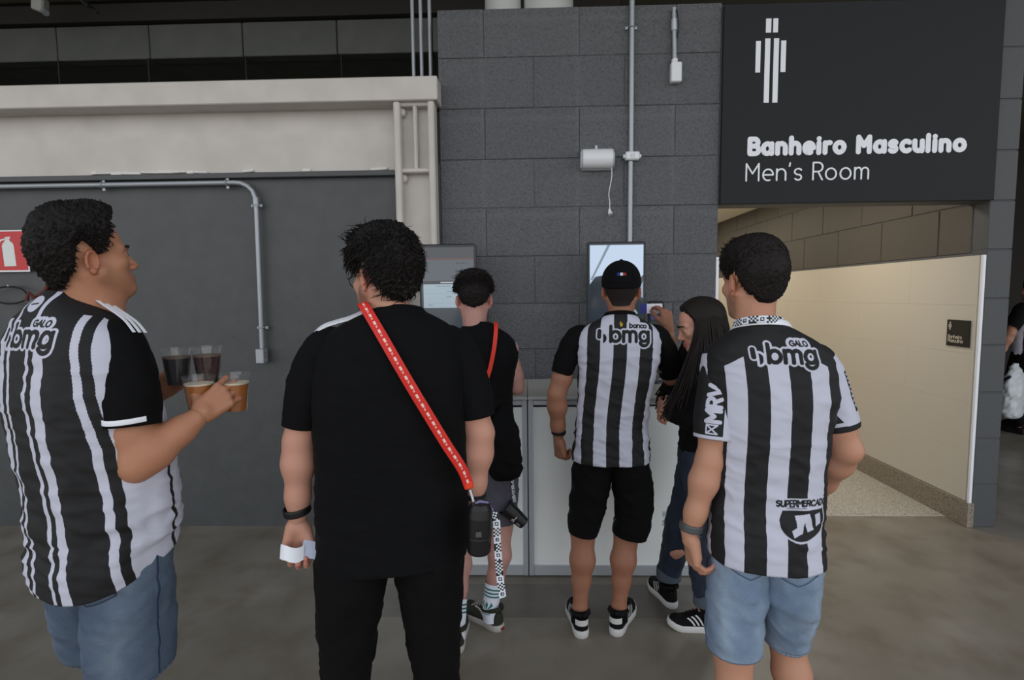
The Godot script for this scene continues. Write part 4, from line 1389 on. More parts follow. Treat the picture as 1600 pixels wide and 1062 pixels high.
# turns normals so that most point away from the mesh's own middle line
func orient_out(mb: MB):
	var c := Vector3.ZERO
	for p in mb.v: c += p
	c /= mb.v.size()
	var s := 0.0
	for i in range(0, mb.v.size(), 7):
		var d := mb.v[i] - c
		d.y = 0.0
		s += d.dot(mb.n[i])
	if s < 0.0:
		for i in mb.n.size(): mb.n[i] = -mb.n[i]
		for i in mb.ix.size() / 3:
			var t := mb.ix[i * 3 + 1]
			mb.ix[i * 3 + 1] = mb.ix[i * 3 + 2]
			mb.ix[i * 3 + 2] = t

# a tube of cloth: path points, half sizes across (rx) and along fwd (ry); u 0 in front, 0.25 right, 0.5 behind
func sweep(mb: MB, path: Array, rx: Array, ry: Array, fwd: Vector3, o := {}):
	var per: int = o.get("per", 8)
	var cols: int = o.get("cols", 48)
	var n1 := noise(1.0, 3, o.get("seed", 1))
	var n2 := noise(1.0, 2, o.get("seed", 1) + 9)
	var folds: float = o.get("folds", 0.004)
	var sq: float = o.get("square", 2.0)
	var P := spline(path, per)
	var m := P.size()
	var pts := PackedVector3Array()
	var uvs := PackedVector2Array()
	var len := 0.0
	var end_in: int = 2 if o.get("turn_in", true) else 0
	var f := fwd
	var ulen: float = o.get("ulen", 1.0)
	var flip: bool = o.get("mirror", false)
	for i in m + end_in:
		var ii := mini(i, m - 1)
		var t := (P[mini(ii + 1, m - 1)] - P[maxi(ii - 1, 0)]).normalized()
		f = (f - t * f.dot(t)).normalized()
		var side := t.cross(f)
		var q := float(ii) / per
		var j := mini(int(q), rx.size() - 2)
		var u := q - j
		var a: float = cubic_interpolate(rx[j], rx[j + 1], rx[maxi(j - 1, 0)], rx[mini(j + 2, rx.size() - 1)], u)
		var b: float = cubic_interpolate(ry[j], ry[j + 1], ry[maxi(j - 1, 0)], ry[mini(j + 2, ry.size() - 1)], u)
		var c := P[ii]
		if i >= m:
			a -= 0.004 + 0.006 * (i - m); b -= 0.004 + 0.006 * (i - m)
			c -= t * (0.03 * (i - m))
		if i > 0 and i < m: len += P[i].distance_to(P[i - 1])
		for k in cols + 1:
			var an := TAU * k / cols
			var cs := cos(an)
			var sn := sin(an)
			var d := f * (b * signf(cs) * pow(absf(cs), 2.0 / sq)) + side * (a * signf(sn) * pow(absf(sn), 2.0 / sq))
			var p := c + d
			if i < m:
				var w := folds * (0.6 + 0.7 * sin(PI * minf(q / (rx.size() - 1), 1.0)))
				var h := n1.get_noise_3d(p.x * 7.0 + p.y * 3.0, p.y * 9.0, p.z * 7.0)
				var rg := maxf(0.0, 1.0 - 3.2 * absf(n2.get_noise_3d(p.x * 6.0, p.y * 11.0 + p.x * 6.0, p.z * 6.0)))
				p += d.normalized() * w * (h * 1.3 + rg * 0.7 - 0.2)
			pts.push_back(p)
			var uu := float(k) / cols
			uvs.push_back(Vector2(1.0 - uu if flip else uu, len / ulen))
	var base := mb.v.size()
	mb.grid(pts, m + end_in, cols + 1, uvs, true, true)
	# outwards: compare with the ring centres
	var s := 0.0
	for i in range(0, m, 3):
		for k in range(0, cols, 5):
			s += mb.n[base + i * (cols + 1) + k].dot(pts[i * (cols + 1) + k] - P[i])
	if s < 0.0:
		for i in range(base, mb.n.size()): mb.n[i] = -mb.n[i]

func sweep_mesh(path: Array, rx: Array, ry: Array, fwd: Vector3, o := {}) -> Mesh:
	var mb := MB.new()
	sweep(mb, path, rx, ry, fwd, o)
	return fixed(mb)

# winding after normals were turned
func fixed(mb: MB) -> Mesh:
	for i in mb.ix.size() / 3:
		var a := mb.ix[i * 3]
		var b := mb.ix[i * 3 + 1]
		var c := mb.ix[i * 3 + 2]
		if (mb.v[b] - mb.v[a]).cross(mb.v[c] - mb.v[a]).dot(mb.n[a] + mb.n[b] + mb.n[c]) > 0.0:
			mb.ix[i * 3 + 1] = c
			mb.ix[i * 3 + 2] = b
	return mb.mesh()

# ---------------------------------------------------------------- cloth materials
func knit(color: Color, rough := 0.85) -> StandardMaterial3D:
	var m := mat(color, rough)
	m.rim_enabled = true
	m.rim = 0.08
	m.metallic_specular = 0.3
	m.rim_tint = 0.6
	return m

func denim_mat(base: Color, fade: Color, seam: Color, hem_len: float) -> StandardMaterial3D:
	var w := 512
	var h := 512
	var im := picture(w, h, base)
	var n1 := noise(0.008, 4, 71)
	var n2 := noise(0.5, 2, 72)
	for y in h:
		for x in w:
			var d := absf(fposmod(x / 512.0 - 0.5 + 0.5, 1.0) - 0.5)
			var f := clampf(0.45 + n1.get_noise_2d(x * 0.7, y * 0.35) * 0.9, 0.0, 1.0)
			f *= 0.55 + 0.45 * (1.0 - smoothstep(0.08, 0.2, d))
			var g := 1.0 + n2.get_noise_2d(x * 1.6, y * 0.5) * 0.12
			var c := base.lerp(fade, f)
			im.set_pixel(x, y, Color(c.r * g, c.g * g, c.b * g))
	var st := seam.lerp(Color(0.75, 0.74, 0.7), 0.35)
	for q in [[0.25, 0.012], [0.75, 0.012]]:
		im.fill_rect(Rect2i(int(q[0] * w) - 2, 0, 4, h), seam)
		for y in range(0, h, 6): im.fill_rect(Rect2i(int(q[0] * w) + 5, y, 2, 3), st)
	# back pocket around u = 0.5
	var px := [Vector2(0.385, 0.13), Vector2(0.385, 0.33), Vector2(0.49, 0.385), Vector2(0.6, 0.33), Vector2(0.6, 0.13)]
	var line := PackedVector2Array()
	var line2 := PackedVector2Array()
	for p in px:
		line.push_back(p * Vector2(w, h))
		line2.push_back(((p - Vector2(0.49, 0.25)) * 0.93 + Vector2(0.49, 0.25)) * Vector2(w, h))
	ink(im, [line], 2.2, seam)
	for i in line2.size() - 1:
		var a := line2[i]
		var b := line2[i + 1]
		var n := int(a.distance_to(b) / 8.0)
		for k in n: ink(im, [PackedVector2Array([a.lerp(b, (k + 0.1) / n), a.lerp(b, (k + 0.6) / n)])], 1.1, st)
	# hem
	var hy := int(hem_len * h)
	for y in [hy - 3, hy - 22]:
		im.fill_rect(Rect2i(0, clampi(y, 0, h - 3), w, 2), seam)
	for x in range(0, w, 9): im.fill_rect(Rect2i(x, clampi(hy - 24, 0, h - 3), 5, 2), st)
	for x in range(0, w, 13): im.fill_rect(Rect2i(x + (x * 7) % 5, clampi(hy - 18, 0, h - 16), 5, 12), base.lerp(fade, 0.85))
	return printed(im, 0.85)

# ---------------------------------------------------------------- jersey prints (731 pixels a metre; back centre in the middle)
const PPM := 731.0
const INK := Color(0.052, 0.054, 0.062)
const CHALK := Color(0.77, 0.775, 0.83)

func jersey_x(s: float) -> int:
	return int(512 + s * PPM)

func stripe(im: Image, s0: float, s1: float, v0 := 0.0, v1 := 0.97):
	for q in [[s0, s1], [-s1, -s0]]:
		im.fill_rect(Rect2i(jersey_x(q[0]), int(v0 * PPM), int((q[1] - q[0]) * PPM), int((v1 - v0) * PPM)), CHALK)

func club_bank(im: Image, at: Vector2, small: String, slant := 0.0, k := 1.0):
	var size := 56.0 * k
	var lt := strokes_of("bmg", at, size, slant, 0.06)
	var sm := strokes_of(small, at + Vector2(size * 1.2, -size * 0.92), size * 0.3, slant, 0.06)
	var x := at.x - size * 0.32
	var bar := PackedVector2Array([Vector2(x - size * 0.42, at.y - size * 0.72), Vector2(x - size * 0.42, at.y - size * 0.3)])
	var half := PackedVector2Array()
	for i in 13:
		var an := -PI / 2 + PI * i / 12.0
		half.push_back(Vector2(x - size * 0.16 + cos(an) * size * 0.22, at.y - size * 0.2 + sin(an) * size * 0.3))
	ink(im, lt, 12.5 * k, CHALK)
	if small: ink(im, sm, 11.0 * k, CHALK)
	ink(im, [bar], 12.5 * k, CHALK)
	var closed := half.duplicate()
	closed.push_back(half[0])
	ink(im, [closed], 8.0 * k, CHALK)
	ink(im, lt, 5.8 * k, INK)
	if small: ink(im, sm, 2.0 * k, INK)
	ink(im, [bar], 7.0 * k, INK)
	fill_poly(im, half, INK)

func jersey_cap() -> Image:
	var im := picture(1024, 702, INK)
	for i in 5: stripe(im, 0.03 + 0.122 * i, 0.091 + 0.122 * i)
	club_bank(im, Vector2(jersey_x(-0.045), int(0.152 * PPM)), "banco", 0.0, 0.92)
	# little yellow rooster under the collar
	var y := Color(0.78, 0.62, 0.08)
	ink(im, [PackedVector2Array([Vector2(511, 44), Vector2(510, 51), Vector2(513, 58)]), PackedVector2Array([Vector2(513, 54), Vector2(516, 50), Vector2(515, 57)])], 2.2, y)
	return im

func jersey_right() -> Image:
	var im := picture(1024, 702, INK)
	im.fill_rect(Rect2i(jersey_x(-0.03), int(0.1 * PPM), int(0.06 * PPM), 702), CHALK)
	for i in 5: stripe(im, 0.09 + 0.12 * i, 0.15 + 0.12 * i, 0.08 + 0.03 * mini(i, 2))
	# slanted stripe heads
	for s in [-1.0, 1.0]:
		var q := PackedVector2Array([Vector2(jersey_x(0.085 * s), 0.05 * PPM), Vector2(jersey_x(0.155 * s), 0.05 * PPM), Vector2(jersey_x(0.155 * s), 0.155 * PPM), Vector2(jersey_x(0.085 * s), 0.12 * PPM)])
		fill_poly(im, q, INK)
	club_bank(im, Vector2(jersey_x(-0.022), int(0.142 * PPM)), "GALO", 0.05, 0.72)
	# market badge low on the right
	var bx := jersey_x(0.0)
	var by := int(0.58 * PPM)
	fill_poly(im, PackedVector2Array([Vector2(bx - 6, by - 18), Vector2(bx + 112, by - 18), Vector2(bx + 112, by + 4), Vector2(bx - 6, by + 4)]), CHALK)
	write(im, "SUPERMERCADO", Vector2(bx - 1, by), 13, 1.6, INK, 0, 0.06)
	var badge := PackedVector2Array([Vector2(bx + 10, by + 7), Vector2(bx + 112, by + 7)])
	for k in 17:
		var an := PI * k / 16.0
		badge.push_back(Vector2(bx + 58 + cos(an) * 56, by + 30 + sin(an) * 50))
	var rim := PackedVector2Array(badge)
	rim.push_back(badge[0])
	fill_poly(im, badge, INK)
	ink(im, [rim], 2.2, CHALK)
	fill_poly(im, PackedVector2Array([Vector2(bx + 38, by + 20), Vector2(bx + 70, by + 16), Vector2(bx + 84, by + 54), Vector2(bx + 68, by + 58), Vector2(bx + 60, by + 36), Vector2(bx + 56, by + 60), Vector2(bx + 34, by + 68), Vector2(bx + 30, by + 52), Vector2(bx + 42, by + 46)]), CHALK)
	fill_poly(im, PackedVector2Array([Vector2(bx + 82, by + 18), Vector2(bx + 98, by + 16), Vector2(bx + 102, by + 42), Vector2(bx + 90, by + 48)]), CHALK)
	return im

func jersey_left() -> Image:
	var im := picture(1024, 702, INK)
	for q in [[0.036, 0.05, 0.036, 0.05], [0.068, 0.1, 0.068, 0.1], [0.155, 0.175, 0.205, 0.228], [0.2, 0.25, 0.255, 0.385], [0.4, 0.54, 0.4, 0.54], [0.58, 0.6, 0.58, 0.6]]:
		var y0 := 0.07 if q[0] > 0.15 else (0.0 if q[0] < 0.05 else 0.09)
		for s in [-1.0, 1.0]:
			var m := 0.45
			fill_poly(im, PackedVector2Array([Vector2(jersey_x(q[0] * s), y0 * PPM), Vector2(jersey_x(q[1] * s), y0 * PPM), Vector2(jersey_x(q[3] * s), m * PPM), Vector2(jersey_x(q[3] * s), 690), Vector2(jersey_x(q[2] * s), 690), Vector2(jersey_x(q[2] * s), m * PPM)]), CHALK)
	# shoulder yoke stays dark
	for s in [-1.0, 1.0]:
		fill_poly(im, PackedVector2Array([Vector2(jersey_x(0.2 * s), 0), Vector2(jersey_x(0.2 * s), 0.07 * PPM), Vector2(jersey_x(0.42 * s), 0.16 * PPM), Vector2(jersey_x(0.7 * s), 0.16 * PPM), Vector2(jersey_x(0.7 * s), 0)]), INK)
	im.fill_rect(Rect2i(0, 686, 1024, 16), INK)
	var bd := PackedVector2Array()
	for k in 24: bd.push_back(Vector2(512 + cos(TAU * k / 24.0) * 20, 34 + sin(TAU * k / 24.0) * 20))
	fill_poly(im, bd, CHALK)
	ink(im, [PackedVector2Array([Vector2(502, 36), Vector2(522, 34)])], 1.6, INK)
	club_bank(im, Vector2(jersey_x(-0.03), int(0.17 * PPM)), "GALO", 0.0, 0.78)
	return im

# ---------------------------------------------------------------- shoes: local frame at the ground under the ankle, toe towards -Z
func shoe_outline(len: float, wid: float, grow := 0.0, back := 0.07) -> PackedVector2Array:
	var o := PackedVector2Array()
	for k in 40:
		var an := TAU * k / 40.0
		var z := cos(an)
		var x := sin(an)
		var w := wid * (0.5 + 0.11 * z - 0.12 * pow(maxf(-z, 0.0), 3.0) if z > 0.0 else wid / wid * (0.5 + 0.1 * z))
		o.push_back(Vector2(signf(x) * pow(absf(x), 0.75) * (w + grow), z * (len * 0.5 + grow)))
	var r := PackedVector2Array()
	for p in o: r.push_back(Vector2(p.x, p.y + len * 0.5 - back))   # y here is forward
	return r

func shoe_half(u: float, wid: float) -> float:  # half width along the length, u 0 heel to 1 toe
	return wid * along([[0.0, 0.0], [0.02, 0.2], [0.08, 0.335], [0.2, 0.375], [0.4, 0.36], [0.6, 0.45], [0.74, 0.5], [0.86, 0.44], [0.95, 0.29], [0.985, 0.16], [1.0, 0.0]], u)

func shoe(t: Node3D, ankle: Vector3, turn: float, o: Dictionary) -> Node3D:
	var L: float = o.get("len", 0.285)
	var W: float = o.get("wid", 0.1)
	var back := 0.075
	var sole_h: float = o.get("sole", 0.03)
	var root := Node3D.new()
	root.name = "shoe"
	if t.has_node("shoe"): root.name = "shoe_001"
	t.add_child(root)
	root.position = ankle
	root.rotation = Vector3(o.get("pitch", 0.0), turn, o.get("roll", 0.0))
	# sole: outline pushed up, edges rounded
	var mb := MB.new()
	var rows := [[0.0, -0.006], [0.003, 0.0], [sole_h * 0.6, 0.003], [sole_h, 0.0], [sole_h + 0.002, -0.006]]
	var pts := PackedVector3Array()
	var uvs := PackedVector2Array()
	var n := 48
	for r in rows:
		for k in n + 1:
			var a := TAU * k / n
			var u := 0.5 + 0.5 * cos(a)
			var x := shoe_half(u, W) * (1.0 if sin(a) >= 0 else -1.0)
			var z := back - u * L
			var d := Vector3(x / (W * 0.5), 0, (z - back + L * 0.5) / (L * 0.5)).normalized()
			var toe := 0.012 * smoothstep(0.75, 1.0, u)
			pts.push_back(Vector3(x, r[0] + toe, z) + d * r[1])
			uvs.push_back(Vector2(u, 0))
	mb.grid(pts, rows.size(), n + 1, uvs, true, true)
	for rr in [0, rows.size() - 1]:
		var ctr := mb.vert(Vector3(0, rows[rr][0], back - L * 0.5), Vector3.DOWN if rr == 0 else Vector3.UP)
		var st := mb.v.size()
		for k in n + 1: mb.vert(pts[rr * (n + 1) + k], Vector3.DOWN if rr == 0 else Vector3.UP)
		for k in n: mb.tri(ctr, st + k, st + k + 1)
	orient_out(mb)
	part("sole", fixed(mb), o.sole_mat, root)
	# upper
	mb = MB.new()
	part("upper", upper_mesh(L, W, back, sole_h, 0.0), o.upper_mat, root)
	if o.get("stripes", null):
		for k in 3:
			for s in [-1.0, 1.0]:
				var m := MB.new()
				var pq := PackedVector3Array()
				var uu := PackedVector2Array()
				for i in 7:
					for j in 2:
						var u := 0.36 + k * 0.075 + i * 0.022 + j * 0.032
						pq.push_back(upper_at(u, s * (0.1 + i * 0.085), L, W, back, sole_h, 0.0022))
						uu.push_back(Vector2.ZERO)
				m.grid(pq, 7, 2, uu, false)
				var c := 0.0
				for i in m.n.size(): c += m.n[i].x * s
				if c < 0.0:
					for i in m.n.size(): m.n[i] = -m.n[i]
				part("stripe", fixed(m), o.stripes, root)
	if o.get("tab", null):
		var m := MB.new()
		var pq := PackedVector3Array()
		var uu := PackedVector2Array()
		for i in 5:
			for j in 13:
				var an := lerpf(-1.15, 1.15, j / 12.0)
				var u := 0.06 * (1.0 - cos(an))
				var p := upper_at(maxf(u, 0.004), 0.0, L, W, back, sole_h, 0.0)
				var hw := shoe_half(0.1, W) * 0.97
				pq.push_back(Vector3(sin(an) * hw * 1.03, lerpf(sole_h + 0.03, sole_h + 0.058, i / 4.0), back + 0.002 + (cos(an) - 1.0) * 0.036))
				uu.push_back(Vector2.ZERO)
		m.grid(pq, 5, 13, uu, false)
		for i in m.n.size():
			if m.n[i].z < 0.0: m.n[i] = -m.n[i]
		part("heel_tab", fixed(m), o.tab, root)
	# laces
	var lc := MB.new()
	for k in 5:
		var u := 0.42 + k * 0.06
		var q := PackedVector3Array()
		for j in 7: q.push_back(upper_at(u, lerpf(0.72, 1.28, j / 6.0), L, W, back, sole_h, 0.003))
		lc.tube(q, 0.0028, 6)
	part("laces", lc.mesh(), o.get("lace_mat", o.upper_mat), root)
	return root

# point of the upper: u along, w 0 at the right edge of the sole over the top (1) to the left edge (2); negative w counts from the left
func upper_at(u: float, w: float, L: float, W: float, back: float, sole_h: float, out: float) -> Vector3:
	var hw := shoe_half(u, W) * 0.97 + out
	var top := along([[0.0, 0.062], [0.05, 0.07], [0.2, 0.066], [0.3, 0.07], [0.4, 0.08], [0.55, 0.066], [0.72, 0.044], [0.88, 0.034], [0.96, 0.022], [1.0, 0.004]], u) + out
	var side := 1.0
	if w < 0.0:
		side = -1.0
		w = -w
	var an := PI * 0.5 * w
	var c := cos(an)
	var s := sin(an)
	return Vector3(side * hw * signf(c) * pow(absf(c), 0.72), sole_h * 0.7 + 0.012 * smoothstep(0.75, 1.0, u) + top * pow(maxf(s, 0.0), 0.8), back - 0.004 - u * (L - 0.008))

func upper_mesh(L: float, W: float, back: float, sole_h: float, out: float) -> Mesh:
	var mb := MB.new()
	var pts := PackedVector3Array()
	var uvs := PackedVector2Array()
	var rows := 40
	var cols := 25
	for r in rows:
		var u := pow(float(r) / (rows - 1.0), 1.0)
		for k in cols:
			var w := 2.0 * k / (cols - 1.0)
			pts.push_back(upper_at(u, w, L, W, back, sole_h, out))
			uvs.push_back(Vector2(u, w * 0.5))
	mb.grid(pts, rows, cols, uvs, false)
	var s := 0.0
	for i in mb.n.size(): s += mb.n[i].y
	if s < 0.0:
		for i in mb.n.size(): mb.n[i] = -mb.n[i]
	# collar round the ankle
	var q := PackedVector3Array()
	for k in 17:
		var an := TAU * k / 16.0
		q.push_back(Vector3(sin(an) * 0.04, sole_h + 0.066 + 0.012 * -cos(an) * -1.0, 0.012 + cos(an) * 0.052))
	mb.tube(q, 0.011, 8, false)
	return fixed(mb)

# ---------------------------------------------------------------- the people
func V(x: float, y: float, z: float) -> Vector3:
	return Vector3(x, y, z)

const RELAXED := [0.35, 0.42, 0.5, 0.55]
var denim_light: StandardMaterial3D
var black_cloth: StandardMaterial3D
var black_tee: StandardMaterial3D

func sleeve(t: Node3D, path: Array, r: Array, m: Material, o := {}) -> MeshInstance3D:
	var ry: Array = o.get("ry", r)
	o.merge({"per": 9, "cols": 44, "folds": 0.0035, "turn_in": true})
	return part("sleeve", sweep_mesh(path, r, ry, o.get("fwd", V(0, 0, -1)), o), m, t)

# a cuff band lying on the hem of a sleeve
func cuff(t: Node3D, a: Vector3, b: Vector3, r: float, m: Material):
	part("cuff", sweep_mesh([a, a.lerp(b, 0.5), b], [r, r, r], [r, r, r], V(0, 0, -1), {"per": 2, "cols": 40, "folds": 0.001, "turn_in": false}), m, t)

func legs(called: String, t: Node3D, L: Array, R: Array, rx: Array, ry: Array, m: Material, o := {}) -> MeshInstance3D:
	var mb := MB.new()
	o.merge({"per": 12, "cols": 56, "folds": 0.006, "square": 2.2})
	sweep(mb, L, o.get("rxl", rx), o.get("ryl", ry), V(0, 0, -1), o)
	var o2: Dictionary = o.duplicate()
	o2.mirror = true
	o2.seed = o.get("seed", 1) + 33
	sweep(mb, R, rx, ry, V(0, 0, -1), o2)
	return part(called, fixed(mb), m, t)

func band(called: String, t: Node3D, at: Vector3, axis: Vector3, r: float, wid: float, m: Material, flat := 1.0):
	var mb := MB.new()
	var y := axis.normalized()
	var x := y.cross(V(0, 0, 1)).normalized()
	var xf := Transform3D(Basis(x * flat, y, x.cross(y)), at)
	mb.lathe([Vector2(r - 0.002, -wid * 0.5), Vector2(r + 0.002, -wid * 0.5), Vector2(r + 0.004, -wid * 0.3), Vector2(r + 0.004, wid * 0.3), Vector2(r + 0.002, wid * 0.5), Vector2(r - 0.002, wid * 0.5)], 30, xf)
	return part(called, mb.mesh(), m, t)

# flat strap along points; nrm gives the side it faces
func strap_mesh(pts: Array, nrms: Array, wid: float, per := 8, thick := 0.0016) -> Mesh:
	var P := spline(pts, per)
	var N := spline(nrms, per)
	var mb := MB.new()
	var grid := PackedVector3Array()
	var uvs := PackedVector2Array()
	var len := 0.0
	for i in P.size():
		var t := (P[mini(i + 1, P.size() - 1)] - P[maxi(i - 1, 0)]).normalized()
		var n := (N[i] - t * N[i].dot(t)).normalized()
		var s := t.cross(n) * wid * 0.5
		if i > 0: len += P[i].distance_to(P[i - 1])
		for q in [[-1.0, -1.0, 0.0], [-1.0, 1.0, 0.02], [1.0, 1.0, 0.98], [1.0, -1.0, 1.0], [-1.0, -1.0, 0.0]]:
			grid.push_back(P[i] + s * q[0] + n * thick * q[1])
			uvs.push_back(Vector2(q[2], len / wid))
	mb.grid(grid, P.size(), 5, uvs, false)
	var base := 0
	for i in P.size():
		for k in 5:
			var o := grid[i * 5 + k] - P[i]
			mb.n[base] = (o.normalized() * 0.3 + N[i].normalized() * signf(o.dot(N[i]) + 1e-6)).normalized()
			base += 1
	return fixed(mb)

func build_people():
	denim_light = denim_mat(Color(0.43, 0.505, 0.6), Color(0.59, 0.655, 0.72), Color(0.26, 0.33, 0.44), 0.98)
	black_cloth = knit(Color(0.022, 0.022, 0.027))
	black_tee = knit(Color(0.027, 0.028, 0.035))
	capped_man()
	tee_man()
	jersey_man()
	cup_man()
	kiosk_man()
	woman()
	passer_by()

# ---- the man in the cap at the right-hand kiosk
func capped_man():
	var t := thing("person", "man in black cap, striped jersey and black shorts holding a card at the right kiosk", "person", V(0.4, 0, -2.55), -0.087)
	var H := {"skin": Color(0.33, 0.15, 0.092), "at": V(0.044, 1.628, -0.02), "yaw": -4.0, "pitch": -2.0, "beard": 0.45}
	var J := {"sl": V(-0.175, 1.41, 0), "el": V(-0.26, 1.15, 0.035), "wl": V(-0.255, 0.925, -0.02), "sr": V(0.215, 1.415, -0.02), "er": V(0.296, 1.215, -0.12), "wr": V(0.312, 1.432, -0.32),
		"hl": V(-0.09, 0.88, 0), "kl": V(-0.135, 0.48, 0.02), "al": V(-0.152, 0.1, 0.075), "hr": V(0.08, 0.88, 0), "kr": V(0.075, 0.48, 0.01), "ar": V(0.036, 0.1, 0.045),
		"fl": V(-0.15, 0, -1), "fr": V(0.34, 0, -0.94), "hip": V(0, 0.92, 0), "chest": V(0.03, 1.32, 0), "neck": V(0.036, 1.49, 0), "arm": 1.0, "leg": 1.02}
	var hl := hand_prims(false, V(-0.255, 0.912, -0.022), V(0.12, -1, -0.12), V(-0.75, -0.1, 0.65), [0.95, 1.1, 1.2, 1.25], [V(0.8, -0.25, 0.45), V(0.9, -0.4, 0.1)])
	var hr := hand_prims(true, V(0.319, 1.444, -0.33), V(-0.15, 0.93, -0.3), V(0.55, 0.25, 0.8), [0.75, 0.95, 1.1, 1.15], [V(0.75, -0.35, 0.4), V(0.85, -0.5, 0.0)])
	body_part(t, J, H, [hl, hr])
	var S := {"top": 0.008, "side": 0.008, "back": 0.01, "amp": 0.002, "locks": 900, "length": 0.012, "lift": 0.2, "fade": 10.0, "line": [[0.0, 30.0], [35.0, 31.0], [50.0, 20.0], [64.0, -4.0], [74.0, -20.0], [83.0, -4.0], [94.0, 10.0], [106.0, 0.0], [118.0, -38.0], [145.0, -62.0], [180.0, -66.0]]}
	part("hair", hair_mesh(S, head_frame(H), 3), hair_mat(Color(0.022, 0.018, 0.016)), t)
	baseball_cap(t, head_frame(H))
	var rings := [[1.527, 0.064, 0.06, 0.066, 0.037, 0.0, 2.0, 0.0], [1.515, 0.074, 0.068, 0.072, 0.037, 0.0, 2.0, 0.0], [1.498, 0.105, 0.08, 0.078, 0.036, 0.0, 2.1, 0.1], [1.475, 0.145, 0.094, 0.085, 0.035, 0.0, 2.2, 0.3], [1.445, 0.182, 0.105, 0.092, 0.033, 0.0, 2.3, 0.5], [1.40, 0.202, 0.116, 0.1, 0.032, 0.0, 2.4, 0.6], [1.34, 0.2, 0.125, 0.112, 0.03, 0.0, 2.4, 0.7],
		[1.25, 0.184, 0.125, 0.118, 0.024, 0.0, 2.4, 0.7], [1.14, 0.172, 0.118, 0.118, 0.012, 0.0, 2.3, 0.7], [1.02, 0.168, 0.116, 0.12, 0.0, 0.0, 2.3, 1.0], [0.93, 0.178, 0.138, 0.126, -0.002, 0.0, 2.5, 1.2], [0.835, 0.187, 0.148, 0.128, -0.002, 0.0, 2.6, 0.8]]
	var sh := part("jersey", torso_mesh(rings, {"seed": 12, "tilt": 0.28, "height": 0.9603, "width": 1.4008}), printed(jersey_cap(), 0.75), t)
	sleeve(sh, [V(-0.11, 1.445, 0), V(-0.155, 1.42, 0), V(-0.193, 1.36, 0.008), V(-0.22, 1.3, 0.018), V(-0.237, 1.246, 0.024)], [0.035, 0.056, 0.059, 0.056, 0.052], black_cloth, {"seed": 5})
	sleeve(sh, [V(0.16, 1.44, 0), V(0.205, 1.42, -0.005), V(0.246, 1.355, -0.04), V(0.274, 1.285, -0.085), V(0.292, 1.228, -0.115)], [0.035, 0.056, 0.061, 0.058, 0.054], black_cloth, {"seed": 6})
	collar_ring(sh, V(0.037, 1.525, 0), 0.075, 0.069, 0.28, black_cloth)
	legs("shorts", t, [V(-0.072, 0.95, 0), V(-0.078, 0.85, 0.003), V(-0.1, 0.7, 0.008), V(-0.122, 0.57, 0.015), V(-0.135, 0.468, 0.022)], [V(0.072, 0.95, 0), V(0.078, 0.85, 0.003), V(0.1, 0.7, 0.008), V(0.105, 0.57, 0.01), V(0.088, 0.462, 0.012)], [0.085, 0.094, 0.094, 0.09, 0.083], [0.1, 0.118, 0.115, 0.1, 0.09], black_cloth, {"seed": 8, "rxl": [0.085, 0.094, 0.094, 0.085, 0.072]})
	band("wristband", t, V(-0.2535, 0.955, -0.012), V(0.05, 1, 0.15), 0.032, 0.02, M.rubber)
	var soles := mat(Color(0.8, 0.8, 0.79), 0.6)
	var up := knit(Color(0.06, 0.06, 0.065), 0.7)
	for s in [["l", 0.15], ["r", -0.35]]:
		var a: Vector3 = J["a" + s[0]]
		shoe(t, V(a.x, 0, a.z), s[1], {"sole_mat": soles, "upper_mat": up, "stripes": soles, "tab": soles, "lace_mat": up, "sole": 0.036})
		var an := sweep_mesh([V(a.x, 0.05, a.z + 0.003), V(a.x, 0.085, a.z + 0.002), V(a.x, 0.112, a.z)], [0.043, 0.041, 0.04], [0.052, 0.047, 0.043], V(0, 0, -1), {"per": 3, "cols": 24, "folds": 0.001})
		part("sock", an, black_cloth, t)
	# the card in his right hand
	var c := thing("bank_card", "white card with a blue end held up by the capped man", "card", V(0.665, 1.541, -2.925), -0.15)
	var cb := MB.new()
	cb.box(V(0.022, 0, 0), V(0.082, 0.053, 0.0012), 0.0004)
	part("card", cb.mesh(), M.white, c)
	cb = MB.new()
	cb.box(V(-0.034, 0, 0), V(0.032, 0.0532, 0.0014), 0.0004)
	part("blue_end", cb.mesh(), mat(Color(0.12, 0.14, 0.55), 0.4), c)

func hair_mat(c: Color) -> StandardMaterial3D:
	var m := mat(c.linear_to_srgb(), 0.55)
	m.metallic_specular = 0.25
	return m

